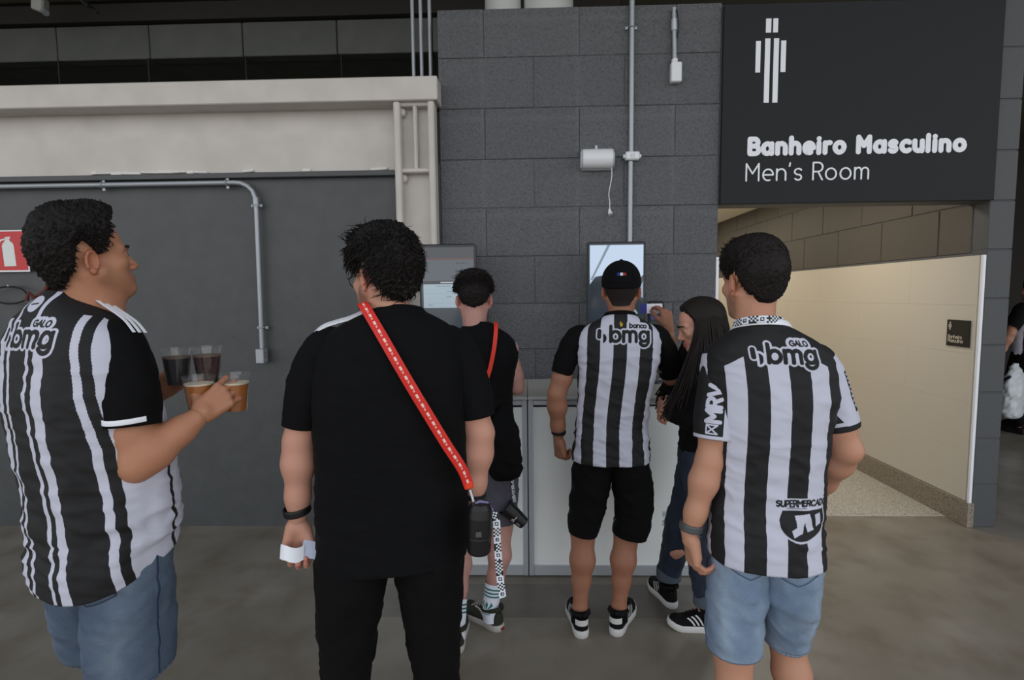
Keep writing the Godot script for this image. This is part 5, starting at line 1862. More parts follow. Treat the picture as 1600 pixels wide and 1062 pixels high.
func baseball_cap(t: Node3D, xf: Transform3D):
	var mb := MB.new()
	var rows := 34
	var cols := 97
	var pts := PackedVector3Array()
	var uvs := PackedVector2Array()
	for r in rows:
		for k in cols:
			var az := TAU * k / (cols - 1.0)
			var a := absf(wrapf(az, -PI, PI))
			var low := lerpf(deg_to_rad(72), deg_to_rad(99), smoothstep(0.0, 2.6, a))
			var th := maxf(low * minf(r / (rows - 3.0), 1.0), 0.001)
			var seam := absf(sin(az * 3.0)) * 0.0
			var out := 0.017 + 0.006 * smoothstep(0.2, 1.0, cos(th)) - seam
			if r == rows - 2: out -= 0.004
			if r == rows - 1: out -= 0.008; 
			var d := polar(th, az)
			pts.push_back(xf * (HC + d * (skull(false, th, az) + out)))
			uvs.push_back(Vector2(az, th))
	mb.grid(pts, rows, cols, uvs, true, true)
	var felt := knit(Color(0.03, 0.032, 0.04), 0.9)
	var cap := part("cap", mb.mesh(), felt, t)
	# seams, button, strap, badge, brim
	for k in 6:
		var sm := PackedVector3Array()
		var az := TAU * (k + 0.5) / 6.0
		for i in 12:
			var th := 0.05 + 1.4 * i / 11.0
			sm.push_back(xf * (HC + polar(th, az) * (skull(false, th, az) + 0.0172 + 0.006 * smoothstep(0.2, 1.0, cos(th)))))
		part("seam", tube_mesh(Array(sm), 0.0012, 5), felt, cap)
	var bt := MB.new()
	bt.ball(xf * (HC + V(0, skull(false, 0.0, 0.0) + 0.024, 0)), V(0.008, 0.005, 0.008), 6, 12)
	part("button", bt.mesh(), felt, cap)
	var st := []
	var nm := []
	for i in 11:
		var az := PI + lerpf(-0.75, 0.75, i / 10.0)
		var th := deg_to_rad(93)
		st.append(xf * (HC + polar(th, az) * (skull(false, th, az) + 0.0195)))
		nm.append(xf.basis * polar(th, az))
	part("strap", strap_mesh(st, nm, 0.018, 2), felt, cap)
	for q in [[PI + 0.13, 0.0, Color(0.08, 0.12, 0.5)], [PI, 0.0, Color(0.85, 0.85, 0.86)], [PI - 0.13, 0.0, Color(0.6, 0.08, 0.1)]]:
		var th := deg_to_rad(66)
		var p := xf * (HC + polar(th, q[0]) * (skull(false, th, q[0]) + 0.0205))
		var n := (xf.basis * polar(th, PI)).normalized()
		var x := Vector3.UP.cross(n).normalized()
		var bm := MB.new()
		bm.box(p, V(0.0125, 0.015, 0.002), 0.0006, Basis(x, n.cross(x), n))
		part("badge", bm.mesh(), mat(q[2], 0.6), cap)
	var br := MB.new()
	var bp := PackedVector3Array()
	var bu := PackedVector2Array()
	for i in 10:
		for j in 21:
			var az := lerpf(-1.05, 1.05, j / 20.0)
			var u := i / 9.0
			var f := sin(PI * j / 20.0)
			var th := deg_to_rad(73)
			var p := HC + polar(th, az) * (skull(false, th, az) + 0.014)
			p += V(0, -0.012, -0.075 * pow(f, 0.6)) * u - V(0, 0.02 * az * az, 0) * u
			bp.push_back(xf * p)
			bu.push_back(Vector2(u, az))
	br.grid(bp, 10, 21, bu, false)
	part("brim", fixed(br), felt, cap)

# ---- the man in the black T-shirt, middle left
func tee_man():
	var t := thing("person", "big man all in black seen from behind, curly hair and glasses, paper slip in hand", "person", V(-0.434, 0, -1.62), 0.209)
	var H := {"skin": Color(0.56, 0.29, 0.205), "at": V(0.004, 1.672, -0.01), "yaw": 36.0, "pitch": -4.0, "beard": 0.6, "size": 1.02, "full": true}
	var J := {"sl": V(-0.19, 1.465, 0), "el": V(-0.262, 1.19, -0.005), "wl": V(-0.277, 0.95, -0.015), "sr": V(0.21, 1.465, 0.01), "er": V(0.282, 1.19, 0.02), "wr": V(0.262, 0.955, -0.01),
		"hl": V(-0.1, 0.88, 0), "kl": V(-0.145, 0.5, 0), "al": V(-0.18, 0.1, 0.03), "hr": V(0.1, 0.88, 0), "kr": V(0.125, 0.5, 0), "ar": V(0.14, 0.1, 0.03), "hip": V(0, 0.92, 0), "chest": V(0.02, 1.36, 0), "neck": V(0.036, 1.55, 0), "arm": 1.06, "leg": 0.9, "trunk": 1.15}
	var hl := hand_prims(false, V(-0.278, 0.935, -0.017), V(-0.08, -1, 0.02), V(-0.1, 0, -1), [1.05, 1.15, 1.2, 1.25], [V(0.8, -0.4, 0.35), V(0.95, -0.45, -0.3)], 1.05, 0.03)
	var hr := hand_prims(true, V(0.262, 0.94, -0.012), V(-0.1, -1, -0.05), V(1, -0.1, 0.15), [0.35, 0.4, 0.45, 0.5], [V(0.8, -0.25, 0.45), V(0.9, -0.4, 0.1)])
	body_part(t, J, H, [hl, hr])
	var S := {"top": 0.04, "side": 0.022, "back": 0.026, "front": 0.012, "amp": 0.018, "clump": 26.0, "locks": 4200, "length": 0.026, "lift": 0.3, "curl": 1.0, "fade": 12.0, "thick": 0.7, "line": [[0.0, 30.0], [35.0, 31.0], [50.0, 20.0], [62.0, 6.0], [72.0, -8.0], [82.0, 10.0], [94.0, 26.0], [108.0, 20.0], [120.0, -22.0], [145.0, -50.0], [180.0, -57.0]]}
	var xf := head_frame(H)
	part("hair", hair_mesh(S, xf, 21), hair_mat(Color(0.014, 0.012, 0.011)), t)
	# glasses
	var gl := MB.new()
	for s in [-1.0, 1.0]:
		var ring := PackedVector3Array()
		for k in 21:
			var an := TAU * k / 20.0
			ring.push_back(xf * V(s * 0.033 + cos(an) * 0.025, 0.004 + sin(an) * 0.02, -0.104 + absf(cos(an) * 0.025 + 0.025 * 0.0) * 0.1))
		gl.tube(ring, 0.0014, 6, false)
		gl.tube(PackedVector3Array([xf * V(s * 0.058, 0.008, -0.101), xf * V(s * 0.074, 0.01, -0.085), xf * V(s * 0.08, 0.012, 0.0), xf * V(s * 0.08, 0.0, 0.025)]), 0.0014, 6)
	gl.tube(PackedVector3Array([xf * V(-0.008, 0.008, -0.104), xf * V(0, 0.012, -0.107), xf * V(0.008, 0.008, -0.104)]), 0.0014, 6)
	part("glasses", gl.mesh(), mat(Color(0.04, 0.04, 0.045), 0.3, 0.5), t)
	var rings := [[1.582, 0.083, 0.066, 0.07, 0.036, 0.0, 2.0, 0.0], [1.568, 0.095, 0.075, 0.078, 0.036, 0.0, 2.0, 0.0], [1.55, 0.13, 0.092, 0.09, 0.034, 0.0, 2.1, 0.1], [1.525, 0.172, 0.112, 0.104, 0.03, 0.0, 2.2, 0.2], [1.49, 0.205, 0.128, 0.118, 0.024, 0.0, 2.3, 0.4], [1.43, 0.226, 0.142, 0.135, 0.018, 0.0, 2.4, 0.5], [1.34, 0.232, 0.15, 0.148, 0.014, 0.0, 2.5, 0.6],
		[1.22, 0.229, 0.15, 0.155, 0.012, 0.0, 2.5, 0.6], [1.08, 0.23, 0.148, 0.165, 0.012, 0.0, 2.4, 0.6], [0.95, 0.232, 0.155, 0.168, 0.012, 0.0, 2.4, 0.8], [0.82, 0.23, 0.162, 0.16, 0.01, 0.0, 2.4, 0.7]]
	var sh := part("t_shirt", torso_mesh(rings, {"seed": 22, "tilt": 0.25, "folds": 0.005}), black_tee, t)
	sleeve(sh, [V(-0.12, 1.495, 0), V(-0.17, 1.47, 0), V(-0.21, 1.4, -0.003), V(-0.236, 1.31, -0.005), V(-0.249, 1.236, -0.006)], [0.038, 0.06, 0.066, 0.064, 0.06], black_tee, {"seed": 25})
	sleeve(sh, [V(0.15, 1.495, 0), V(0.195, 1.47, 0.005), V(0.234, 1.4, 0.01), V(0.26, 1.32, 0.016), V(0.273, 1.244, 0.02)], [0.038, 0.06, 0.066, 0.064, 0.06], black_tee, {"seed": 26})
	# white strip along the left shoulder seam
	var sp := [V(-0.055, 1.575, -0.012), V(-0.1, 1.557, -0.002), V(-0.14, 1.546, 0.002), V(-0.182, 1.53, 0.006), V(-0.222, 1.488, 0.012), V(-0.24, 1.462, 0.016)]
	part("shoulder_stripe", strap_mesh(sp, [V(0, 1, 0.35), V(-0.1, 1, 0.35), V(-0.2, 1, 0.35), V(-0.5, 0.9, 0.35), V(-0.8, 0.6, 0.3), V(-0.9, 0.4, 0.3)], 0.03, 6, 0.003), M.white, sh)
	legs("trousers", t, [V(-0.09, 0.95, 0), V(-0.115, 0.82, 0.012), V(-0.135, 0.62, 0.008), V(-0.152, 0.42, 0.005), V(-0.172, 0.22, 0.01), V(-0.185, 0.06, 0.02)], [V(0.09, 0.95, 0), V(0.112, 0.82, 0.012), V(0.122, 0.62, 0.008), V(0.13, 0.42, 0.005), V(0.136, 0.22, 0.01), V(0.14, 0.06, 0.02)], [0.105, 0.112, 0.094, 0.075, 0.068, 0.066], [0.12, 0.135, 0.115, 0.09, 0.08, 0.075], black_cloth, {"seed": 28})
	band("wristband", t, V(-0.2775, 0.975, -0.014), V(-0.15, 1, 0.1), 0.0375, 0.022, M.rubber)
	band("watch_strap", t, V(0.263, 0.985, -0.008), V(0.05, 1, 0.1), 0.036, 0.016, M.rubber)
	var up := mat(Color(0.05, 0.05, 0.05), 0.6)
	for a in [[-0.18, 0.15], [0.14, -0.15]]: shoe(t, V(a[0], 0, 0.03), a[1], {"sole_mat": M.rubber, "upper_mat": up})
	# paper slip in the left hand
	var ps := thing("paper_slip", "folded white paper slip held low in the left hand of the man in black", "paper", V(-0.434, 0, -1.62), 0.209)
	var pm := MB.new()
	var pp := PackedVector3Array()
	var pu := PackedVector2Array()
	for i in 9:
		for j in 7:
			var u := i / 8.0 - 0.5
			var v := j / 6.0 - 0.5
			pp.push_back(V(-0.285 + u * 0.066, 0.868 + v * 0.036 + 0.003 * sin(i * 0.8) - u * 0.01, 0.06 - 0.018 * u * u * 4.0 - v * 0.02))
			pu.push_back(Vector2(u, v))
	pm.grid(pp, 9, 7, pu, false)
	part("top_fold", fixed(pm), M.white, ps)
	pm = MB.new()
	pm.box(V(-0.225, 0.862, 0.03), V(0.075, 0.05, 0.002), 0.0005, Basis(Vector3.BACK, -0.28) * Basis(Vector3.RIGHT, -0.7))
	part("under_fold", pm.mesh(), mat(Color(0.75, 0.78, 0.85), 0.5), ps)
	# red lanyard across the back and the tumbler that hangs from it
	var la := thing("lanyard", "bright red printed lanyard slung diagonally over the back of the man in black", "lanyard", V(-0.434, 0, -1.62), 0.209)
	var red := picture(64, 512, Color(0.82, 0.13, 0.08))
	for k in 8:
		red.fill_rect(Rect2i(24, k * 64 + 8, 14, 26), Color(0.95, 0.8, 0.76))
		ink(red, [PackedVector2Array([Vector2(26, k * 64 + 42), Vector2(36, k * 64 + 46), Vector2(28, k * 64 + 52), Vector2(36, k * 64 + 56)])], 1.8, Color(0.95, 0.8, 0.76))
	var rm := printed(red, 0.6)
	rm.uv1_scale = Vector3(1, 0.125, 1)
	var lp := [V(-0.065, 1.585, -0.07), V(-0.062, 1.6, 0.0), V(-0.05, 1.592, 0.07), V(-0.005, 1.52, 0.138), V(0.06, 1.4, 0.163), V(0.115, 1.3, 0.17), V(0.17, 1.2, 0.165), V(0.215, 1.12, 0.15), V(0.236, 1.06, 0.135)]
	part("ribbon", strap_mesh(lp, [V(-0.3, 0.9, -0.3), V(-0.2, 1, 0.2), V(-0.1, 0.6, 0.8), V(0, 0.3, 1), V(0, 0.05, 1), V(0.05, 0, 1), V(0.15, 0, 1), V(0.3, 0, 1), V(0.3, 0, 1)], 0.03, 8), rm, la)
	part("buckle", box_mesh(V(0.026, 0.02, 0.008), 0.003), mat(Color(0.9, 0.25, 0.12), 0.4), la, V(0.235, 1.065, 0.138), V(0, 0, 0.3))
	part("clip", tube_mesh([V(0.238, 1.052, 0.14), V(0.244, 1.03, 0.15), V(0.25, 1.005, 0.155)], 0.004, 8), M.alu, la)
	var bo := thing("tumbler", "black drink tumbler hanging at the right hip of the man in black", "tumbler", V(-0.434, 0, -1.62), 0.209)
	var bl := MB.new()
	bl.lathe([Vector2(0, 0.0), Vector2(0.03, 0.0), Vector2(0.0345, 0.006), Vector2(0.036, 0.05), Vector2(0.0355, 0.053), Vector2(0.0365, 0.056), Vector2(0.037, 0.11), Vector2(0.034, 0.135), Vector2(0.027, 0.148), Vector2(0, 0.152)], 32, Transform3D(Basis(Vector3.BACK, -0.04), V(0.258, 0.872, 0.165)))
	part("bottle", bl.mesh(), M.black_plastic, bo)
	var st := MB.new()
	st.quad(V(0.246, 0.936, 0.204), V(0.262, 0.936, 0.204), V(0.262, 0.951, 0.2035), V(0.246, 0.951, 0.2035), Vector2(), Vector2(), Vector2(), Vector2(), Vector3.BACK)
	part("emblem", st.mesh(), mat(Color(0.3, 0.3, 0.31), 0.5), bo)
	part("ring", tube_mesh([V(0.25, 1.02, 0.168), V(0.262, 1.026, 0.168), V(0.285, 1.02, 0.166), V(0.3, 0.995, 0.164)], 0.0045, 8), mat(Color(0.45, 0.45, 0.6), 0.4), bo)
	var ck := thing("checkered_strap", "black and white chequered lanyard strap dangling beside the black tumbler", "lanyard", V(-0.434, 0, -1.62), 0.209)
	part("ribbon", strap_mesh([V(0.3, 0.99, 0.166), V(0.31, 0.965, 0.17), V(0.312, 0.9, 0.172), V(0.318, 0.8, 0.172), V(0.326, 0.73, 0.172)], [V(0, 0, 1), V(0, 0, 1), V(0.2, 0, 1), V(-0.1, 0, 1), V(0.25, 0, 1)], 0.021, 8), checker_mat(), ck)

func checker_mat() -> StandardMaterial3D:
	if M.has("checker"): return M.checker
	var im := picture(64, 512, Color(0.85, 0.87, 0.9))
	var rng := RandomNumberGenerator.new()
	rng.seed = 2
	for y in 32:
		for x in 4:
			if (y % 9) < 5 and (x + y) % 2 == 0 or rng.randf() < 0.1: im.fill_rect(Rect2i(x * 16, y * 16, 16, 16), Color(0.05, 0.055, 0.07))
	for k in 4:
		ink(im, [PackedVector2Array([Vector2(20, 100 + k * 144), Vector2(44, 96 + k * 144), Vector2(44, 120 + k * 144), Vector2(20, 124 + k * 144), Vector2(20, 100 + k * 144)])], 4.0, Color(0.1, 0.14, 0.2))
	var m := printed(im, 0.6)
	m.uv1_scale = Vector3(1, 0.125, 1)
	M.checker = m
	return m

# ---- the man in the striped jersey on the right
func jersey_man():
	var t := thing("person", "man in striped jersey and light denim shorts on the right, seen from behind, grey wristband", "person", V(0.774, 0, -1.70), -0.14)
	var H := {"skin": Color(0.52, 0.265, 0.17), "at": V(-0.066, 1.645, -0.01), "yaw": 20.0, "pitch": -2.0, "beard": 0.3}
	var J := {"sl": V(-0.14, 1.39, 0.01), "el": V(-0.196, 1.095, 0.05), "wl": V(-0.252, 0.855, 0.05), "sr": V(0.125, 1.39, -0.01), "er": V(0.222, 1.13, 0.0), "wr": V(0.205, 0.925, -0.17),
		"hl": V(-0.09, 0.86, 0), "kl": V(-0.107, 0.46, 0.035), "al": V(-0.115, 0.1, 0.08), "hr": V(0.055, 0.86, 0), "kr": V(0.084, 0.48, -0.08), "ar": V(0.13, 0.1, -0.05), "hip": V(-0.01, 0.9, 0), "chest": V(-0.02, 1.3, 0), "neck": V(-0.04, 1.48, 0), "arm": 0.98, "leg": 1.02}
	var hl := hand_prims(false, V(-0.253, 0.842, 0.049), V(0.14, -1, 0.0), V(-0.9, -0.15, 0.25), [0.55, 0.7, 0.8, 0.85], [V(0.8, -0.25, 0.45), V(0.9, -0.45, 0.1)], 1.02)
	var hr := hand_prims(true, V(0.2, 0.915, -0.18), V(-0.5, -0.7, -0.5), V(0.8, -0.3, -0.4), RELAXED, [V(0.8, -0.25, 0.45), V(0.9, -0.4, 0.1)])
	body_part(t, J, H, [hl, hr])
	var S := {"top": 0.03, "side": 0.012, "back": 0.016, "front": 0.01, "amp": 0.005, "clump": 34.0, "locks": 3600, "length": 0.014, "lift": 0.35, "curl": 0.8, "fade": 14.0, "thick": 0.65}
	part("hair", hair_mesh(S, head_frame(H), 31), hair_mat(Color(0.016, 0.013, 0.012)), t)
	var rings := [[1.522, 0.068, 0.064, 0.07, -0.043, 0.0, 2.0, 0.0], [1.51, 0.078, 0.072, 0.076, -0.043, 0.0, 2.0, 0.0], [1.492, 0.108, 0.084, 0.082, -0.04, 0.0, 2.1, 0.1], [1.465, 0.148, 0.1, 0.09, -0.035, 0.0, 2.2, 0.3], [1.43, 0.182, 0.112, 0.098, -0.028, 0.0, 2.3, 0.5], [1.38, 0.198, 0.122, 0.108, -0.02, 0.0, 2.4, 0.6], [1.31, 0.198, 0.13, 0.118, -0.014, 0.0, 2.4, 0.6],
		[1.2, 0.184, 0.13, 0.125, -0.012, 0.0, 2.4, 0.6], [1.08, 0.174, 0.124, 0.128, -0.014, 0.0, 2.3, 0.7], [0.97, 0.17, 0.126, 0.13, -0.016, 0.0, 2.3, 0.9], [0.88, 0.171, 0.146, 0.135, -0.018, 0.0, 2.6, 0.9], [0.795, 0.173, 0.156, 0.138, -0.018, 0.0, 2.7, 0.6]]
	var sh := part("jersey", torso_mesh(rings, {"seed": 32, "tilt": 0.28, "height": 0.9603, "width": 1.4008, "hem_tilt": -0.1}), printed(jersey_right(), 0.75), t)
	# left sleeve: dark with a white band behind and block letters; right sleeve: white with a dark hem wedge
	var im := picture(512, 400, INK)
	im.fill_rect(Rect2i(258, 90, 60, 300), CHALK)
	var lt := strokes_of("MRV", Vector2.ZERO, 52, 0.0, 0.1)
	for line in lt:
		for k in line.size(): line[k] = Vector2(244 + line[k].y, 286 - line[k].x)
	ink(im, lt, 7.5, CHALK)
	ink(im, [PackedVector2Array([Vector2(196, 298), Vector2(236, 298), Vector2(196, 330), Vector2(236, 330), Vector2(196, 298), Vector2(216, 314), Vector2(236, 298)]), PackedVector2Array([Vector2(196, 298), Vector2(196, 330)])], 3.0, CHALK)
	im.fill_rect(Rect2i(0, 338, 512, 14), CHALK)
	var lm := printed(im, 0.75)
	sleeve(sh, [V(-0.11, 1.43, 0), V(-0.145, 1.405, 0.005), V(-0.165, 1.33, 0.02), V(-0.176, 1.25, 0.034), V(-0.183, 1.165, 0.045)], [0.036, 0.058, 0.064, 0.066, 0.065], lm, {"seed": 35, "ulen": 0.33, "mirror": true})
	im = picture(512, 400, CHALK)
	im.fill_rect(Rect2i(200, 80, 60, 300), CHALK)
	fill_poly(im, PackedVector2Array([Vector2(256, 330), Vector2(330, 200), Vector2(380, 400), Vector2(256, 400)]), INK)
	im.fill_rect(Rect2i(146, 120, 44, 170), INK)
	for k in 8: ink(im, [PackedVector2Array([Vector2(152, 132 + k * 19), Vector2(182, 134 + k * 19), Vector2(168, 142 + k * 19)])], 3.0, CHALK)
	im.fill_rect(Rect2i(0, 0, 512, 60), INK)
	im.fill_rect(Rect2i(0, 316, 512, 16), CHALK)
	im.fill_rect(Rect2i(0, 334, 512, 66), INK)
	sleeve(sh, [V(0.09, 1.43, 0), V(0.125, 1.405, -0.005), V(0.156, 1.33, -0.008), V(0.182, 1.26, -0.008), V(0.2, 1.195, -0.006)], [0.036, 0.056, 0.061, 0.06, 0.058], printed(im, 0.75), {"seed": 36, "ulen": 0.3})
	collar_ring(sh, V(-0.042, 1.517, 0), 0.083, 0.077, 0.28)
	legs("denim_shorts", t, [V(-0.082, 0.93, 0), V(-0.088, 0.82, 0.008), V(-0.1, 0.68, 0.02), V(-0.108, 0.57, 0.03), V(-0.108, 0.472, 0.038)], [V(0.05, 0.93, 0), V(0.055, 0.82, 0.008), V(0.064, 0.68, 0.0), V(0.074, 0.58, -0.04), V(0.08, 0.472, -0.075)], [0.088, 0.094, 0.09, 0.082, 0.074], [0.1, 0.112, 0.112, 0.104, 0.096], denim_light, {"rxl": [0.085, 0.092, 0.092, 0.088, 0.083], "seed": 38, "ulen": 0.49})
	band("wristband", t, V(-0.249, 0.875, 0.05), V(0.15, 1, 0.0), 0.0335, 0.024, mat(Color(0.3, 0.31, 0.31), 0.5))
	var soles := mat(Color(0.8, 0.8, 0.79), 0.6)
	for a in [["al", 0.1], ["ar", -0.3]]:
		var p: Vector3 = J[a[0]]
		shoe(t, V(p.x, 0, p.z), a[1], {"sole_mat": soles, "upper_mat": M.rubber})
	# chequered lanyard round the neck
	var pts := []
	var nm := []
	for k in 13:
		var an := lerpf(-2.0, 2.0, k / 12.0)
		pts.append(V(-0.052 + sin(an) * 0.073, 1.541 - 0.02 * (1.0 - cos(an)) , 0.012 + cos(an) * 0.069))
		nm.append(V(sin(an), 0.25, cos(an)))
	part("lanyard", strap_mesh(pts, nm, 0.022, 4), checker_mat(), t)

func collar_ring(t: Node3D, at: Vector3, rx: float, rz: float, tilt: float, m: Material = null):
	var pts := []
	var nm := []
	for k in 25:
		var an := TAU * k / 24.0
		var z := cos(an) * rz
		pts.append(at + V(sin(an) * rx, -0.006 + tilt * z, z))
		nm.append(V(sin(an), 0.7, cos(an)))
	part("collar", strap_mesh(pts, nm, 0.018, 2, 0.003), m if m else M.white, t)

# ---- the man with the cups on the left
func cup_man():
	var t := thing("person", "man on the far left in dark striped jersey carrying beer cups, face turned right", "person", V(-1.252, 0, -1.5), -0.175)
	var H := {"skin": Color(0.46, 0.215, 0.125), "at": V(0.006, 1.728, -0.006), "yaw": -25.0, "pitch": 11.0, "beard": 0.18, "size": 1.0, "full": true}
	var J := {"sl": V(-0.215, 1.5, -0.01), "el": V(-0.27, 1.2, -0.05), "wl": V(-0.03, 1.31, -0.26), "sr": V(0.12, 1.48, 0.02), "er": V(0.172, 1.165, 0.04), "wr": V(0.268, 1.27, -0.075),
		"hl": V(-0.1, 0.9, 0), "kl": V(-0.14, 0.53, -0.1), "al": V(-0.13, 0.1, -0.16), "hr": V(0.1, 0.9, 0), "kr": V(0.06, 0.52, 0.0), "ar": V(0.06, 0.1, 0.05), "hip": V(0, 0.95, 0), "chest": V(-0.02, 1.38, 0), "neck": V(-0.033, 1.6, 0), "arm": 1.16, "leg": 1.08, "trunk": 1.1}
	var hr := hand_prims(true, V(0.272, 1.278, -0.084), V(0.42, 0.58, -0.7), V(0.62, 0.25, 0.74), [0.62, 0.62, 0.6, 0.55], [V(0.35, -0.6, 0.75), V(0.75, -0.6, 0.2)], 1.05, 0.1)
	var hl := hand_prims(false, V(-0.022, 1.315, -0.258), V(0.75, 0.62, 0.0), V(-0.2, 0.3, -0.95), [0.5, 0.6, 0.7, 0.8], [V(0.4, -0.5, 0.75), V(0.8, -0.6, 0.2)], 1.05, 0.12)
	body_part(t, J, H, [hl, hr])
	var S := {"top": 0.04, "side": 0.018, "back": 0.022, "front": 0.012, "amp": 0.012, "clump": 32.0, "line": [[0.0, 37.0], [35.0, 37.0], [50.0, 25.0], [62.0, 6.0], [73.0, -12.0], [83.0, 4.0], [94.0, 20.0], [108.0, 12.0], [120.0, -26.0], [145.0, -50.0], [180.0, -56.0]], "locks": 4200, "length": 0.015, "lift": 0.25, "curl": 0.9, "thick": 0.7, "forward": 0.2, "fade": 12.0}
	part("hair", hair_mesh(S, head_frame(H), 41), hair_mat(Color(0.014, 0.012, 0.011)), t)
	eyebrows(t, head_frame(H))
	var rings := [[1.63, 0.07, 0.066, 0.072, -0.033, 0.0, 2.0, 0.0], [1.617, 0.08, 0.075, 0.078, -0.033, 0.0, 2.0, 0.0], [1.597, 0.112, 0.09, 0.088, -0.032, 0.0, 2.1, 0.1], [1.565, 0.162, 0.112, 0.1, -0.03, 0.0, 2.2, 0.3], [1.525, 0.205, 0.132, 0.112, -0.03, 0.0, 2.3, 0.5], [1.46, 0.23, 0.15, 0.128, -0.028, 0.0, 2.4, 0.6], [1.36, 0.232, 0.16, 0.145, -0.025, 0.0, 2.4, 0.6],
		[1.22, 0.226, 0.16, 0.165, -0.018, -0.005, 2.4, 0.6], [1.08, 0.22, 0.154, 0.185, -0.008, -0.008, 2.3, 0.9], [0.98, 0.215, 0.154, 0.185, 0.0, -0.006, 2.3, 1.4], [0.91, 0.198, 0.158, 0.18, 0.012, 0.0, 2.5, 1.0], [0.852, 0.182, 0.154, 0.172, 0.018, 0.0, 2.6, 0.5]]
	var jm := printed(jersey_left(), 0.75)
	var sh := part("jersey", torso_mesh(rings, {"seed": 42, "tilt": 0.28, "height": 0.9603, "width": 1.4008, "hem_tilt": -0.3}), jm, t)
	sh.rotation.y = -0.2
	sh.position.x = -0.018
	sleeve(t, [V(0.07, 1.525, 0.01), V(0.115, 1.5, 0.018), V(0.145, 1.42, 0.026), V(0.16, 1.345, 0.034), V(0.166, 1.275, 0.04)], [0.042, 0.064, 0.072, 0.074, 0.072], black_cloth, {"seed": 45})
	sleeve(t, [V(-0.14, 1.52, 0), V(-0.185, 1.5, -0.01), V(-0.225, 1.43, -0.018), V(-0.256, 1.345, -0.03), V(-0.266, 1.272, -0.04)], [0.042, 0.064, 0.07, 0.07, 0.068], black_cloth, {"seed": 46})
	# pale cuff edge and shoulder stripes
	part("cuff_stripe", strap_mesh([V(0.13, 1.3, 0.102), V(0.167, 1.296, 0.1155), V(0.21, 1.298, 0.1), V(0.236, 1.3, 0.06)], [V(-0.4, 0, 1), V(0, 0, 1), V(0.6, 0, 0.8), V(1, 0, 0.3)], 0.014, 6, 0.002), M.white, t)
	for k in 3:
		part("shoulder_stripe", strap_mesh([V(0.046, 1.624 - k * 0.004, 0.016 - k * 0.017), V(0.08, 1.606 - k * 0.004, 0.02 - k * 0.018), V(0.126, 1.58 - k * 0.004, 0.022 - k * 0.018), V(0.152, 1.56 - k * 0.003, 0.022 - k * 0.018), V(0.178, 1.531 - k * 0.002, 0.024 - k * 0.018)], [V(0.2, 1, 0.2), V(0.3, 1, 0.2), V(0.4, 1, 0.2), V(0.6, 0.9, 0.1), V(0.8, 0.8, 0.1)], 0.009, 6, 0.0008), M.white, t)
		legs("denim_shorts", t, [V(-0.07, 0.97, 0), V(-0.066, 0.86, 0.0), V(-0.09, 0.74, -0.03), V(-0.125, 0.63, -0.065), V(-0.142, 0.545, -0.09)], [V(0.085, 0.97, 0), V(0.085, 0.86, 0.006), V(0.08, 0.74, 0.008), V(0.07, 0.63, 0.005), V(0.062, 0.52, 0.002)], [0.09, 0.096, 0.1, 0.1, 0.1], [0.105, 0.115, 0.122, 0.122, 0.116], denim_light, {"seed": 48, "ulen": 0.47})
	var sk := knit(Color(0.03, 0.03, 0.035))
	part("sock", sweep_mesh([V(-0.137, 0.44, -0.1), V(-0.136, 0.34, -0.105), V(-0.134, 0.2, -0.135), V(-0.13, 0.08, -0.16)], [0.064, 0.068, 0.052, 0.046], [0.066, 0.072, 0.056, 0.05], V(0, 0, -1), {"per": 6, "cols": 28, "folds": 0.001}), sk, t)
	for a in [["al", 0.0], ["ar", -0.2]]:
		var p: Vector3 = J[a[0]]
		shoe(t, V(p.x, 0, p.z), a[1], {"sole_mat": M.rubber, "upper_mat": M.rubber})
	# four cups of beer
	var stout := mat(Color(0.035, 0.018, 0.014), 0.15)
	var brown := mat(Color(0.2, 0.07, 0.035), 0.15)
	var lager := mat(Color(0.62, 0.36, 0.08), 0.15)
	var basis := Transform3D(Basis(Vector3.UP, -0.175), V(-1.252, 0, -1.5))
	cup(basis * V(0.09, 1.345, -0.205), stout, 0.086, "plastic cup of black stout in his far hand, left cup of the upper pair")
	cup(basis * V(0.186, 1.35, -0.225), brown, 0.086, "plastic cup of red-brown beer, right cup of the upper pair")
	cup(basis * V(0.224, 1.268, -0.142), lager, 0.09, "plastic cup of pale beer with foam, left cup of the lower pair")
	cup(basis * V(0.304, 1.268, -0.2), lager, 0.085, "plastic cup of amber lager behind his fingers, right cup of the lower pair")
	# mottled neck scarf end on the far shoulder
	var sc := MB.new()
	var rng := RandomNumberGenerator.new()
	rng.seed = 6
	for k in 16:
		var a := V(-0.13 + rng.randf_range(-0.02, 0.03), 1.625 + rng.randf_range(-0.05, 0.03), 0.0 + rng.randf_range(-0.03, 0.03))
		sc.tube(PackedVector3Array([a, a + V(rng.randf_range(-0.02, 0.02), 0.02, 0.01), a + V(rng.randf_range(-0.03, 0.03), rng.randf_range(-0.03, 0.01), 0.015)]), 0.006, 6)
	part("scarf", sc.mesh(), knit(Color(0.42, 0.22, 0.2)), t)

func eyebrows(t: Node3D, xf: Transform3D):
	var eb := MB.new()
	for s in [-1.0, 1.0]:
		eb.tube(PackedVector3Array([xf * V(s * 0.012, 0.026, -0.101), xf * V(s * 0.025, 0.031, -0.099), xf * V(s * 0.038, 0.031, -0.09), xf * V(s * 0.05, 0.025, -0.077)]), PackedFloat32Array([0.0035, 0.0048, 0.004, 0.0016]), 8, true, 0.8)
	part("eyebrows", eb.mesh(), hair_mat(Color(0.02, 0.016, 0.014)), t)

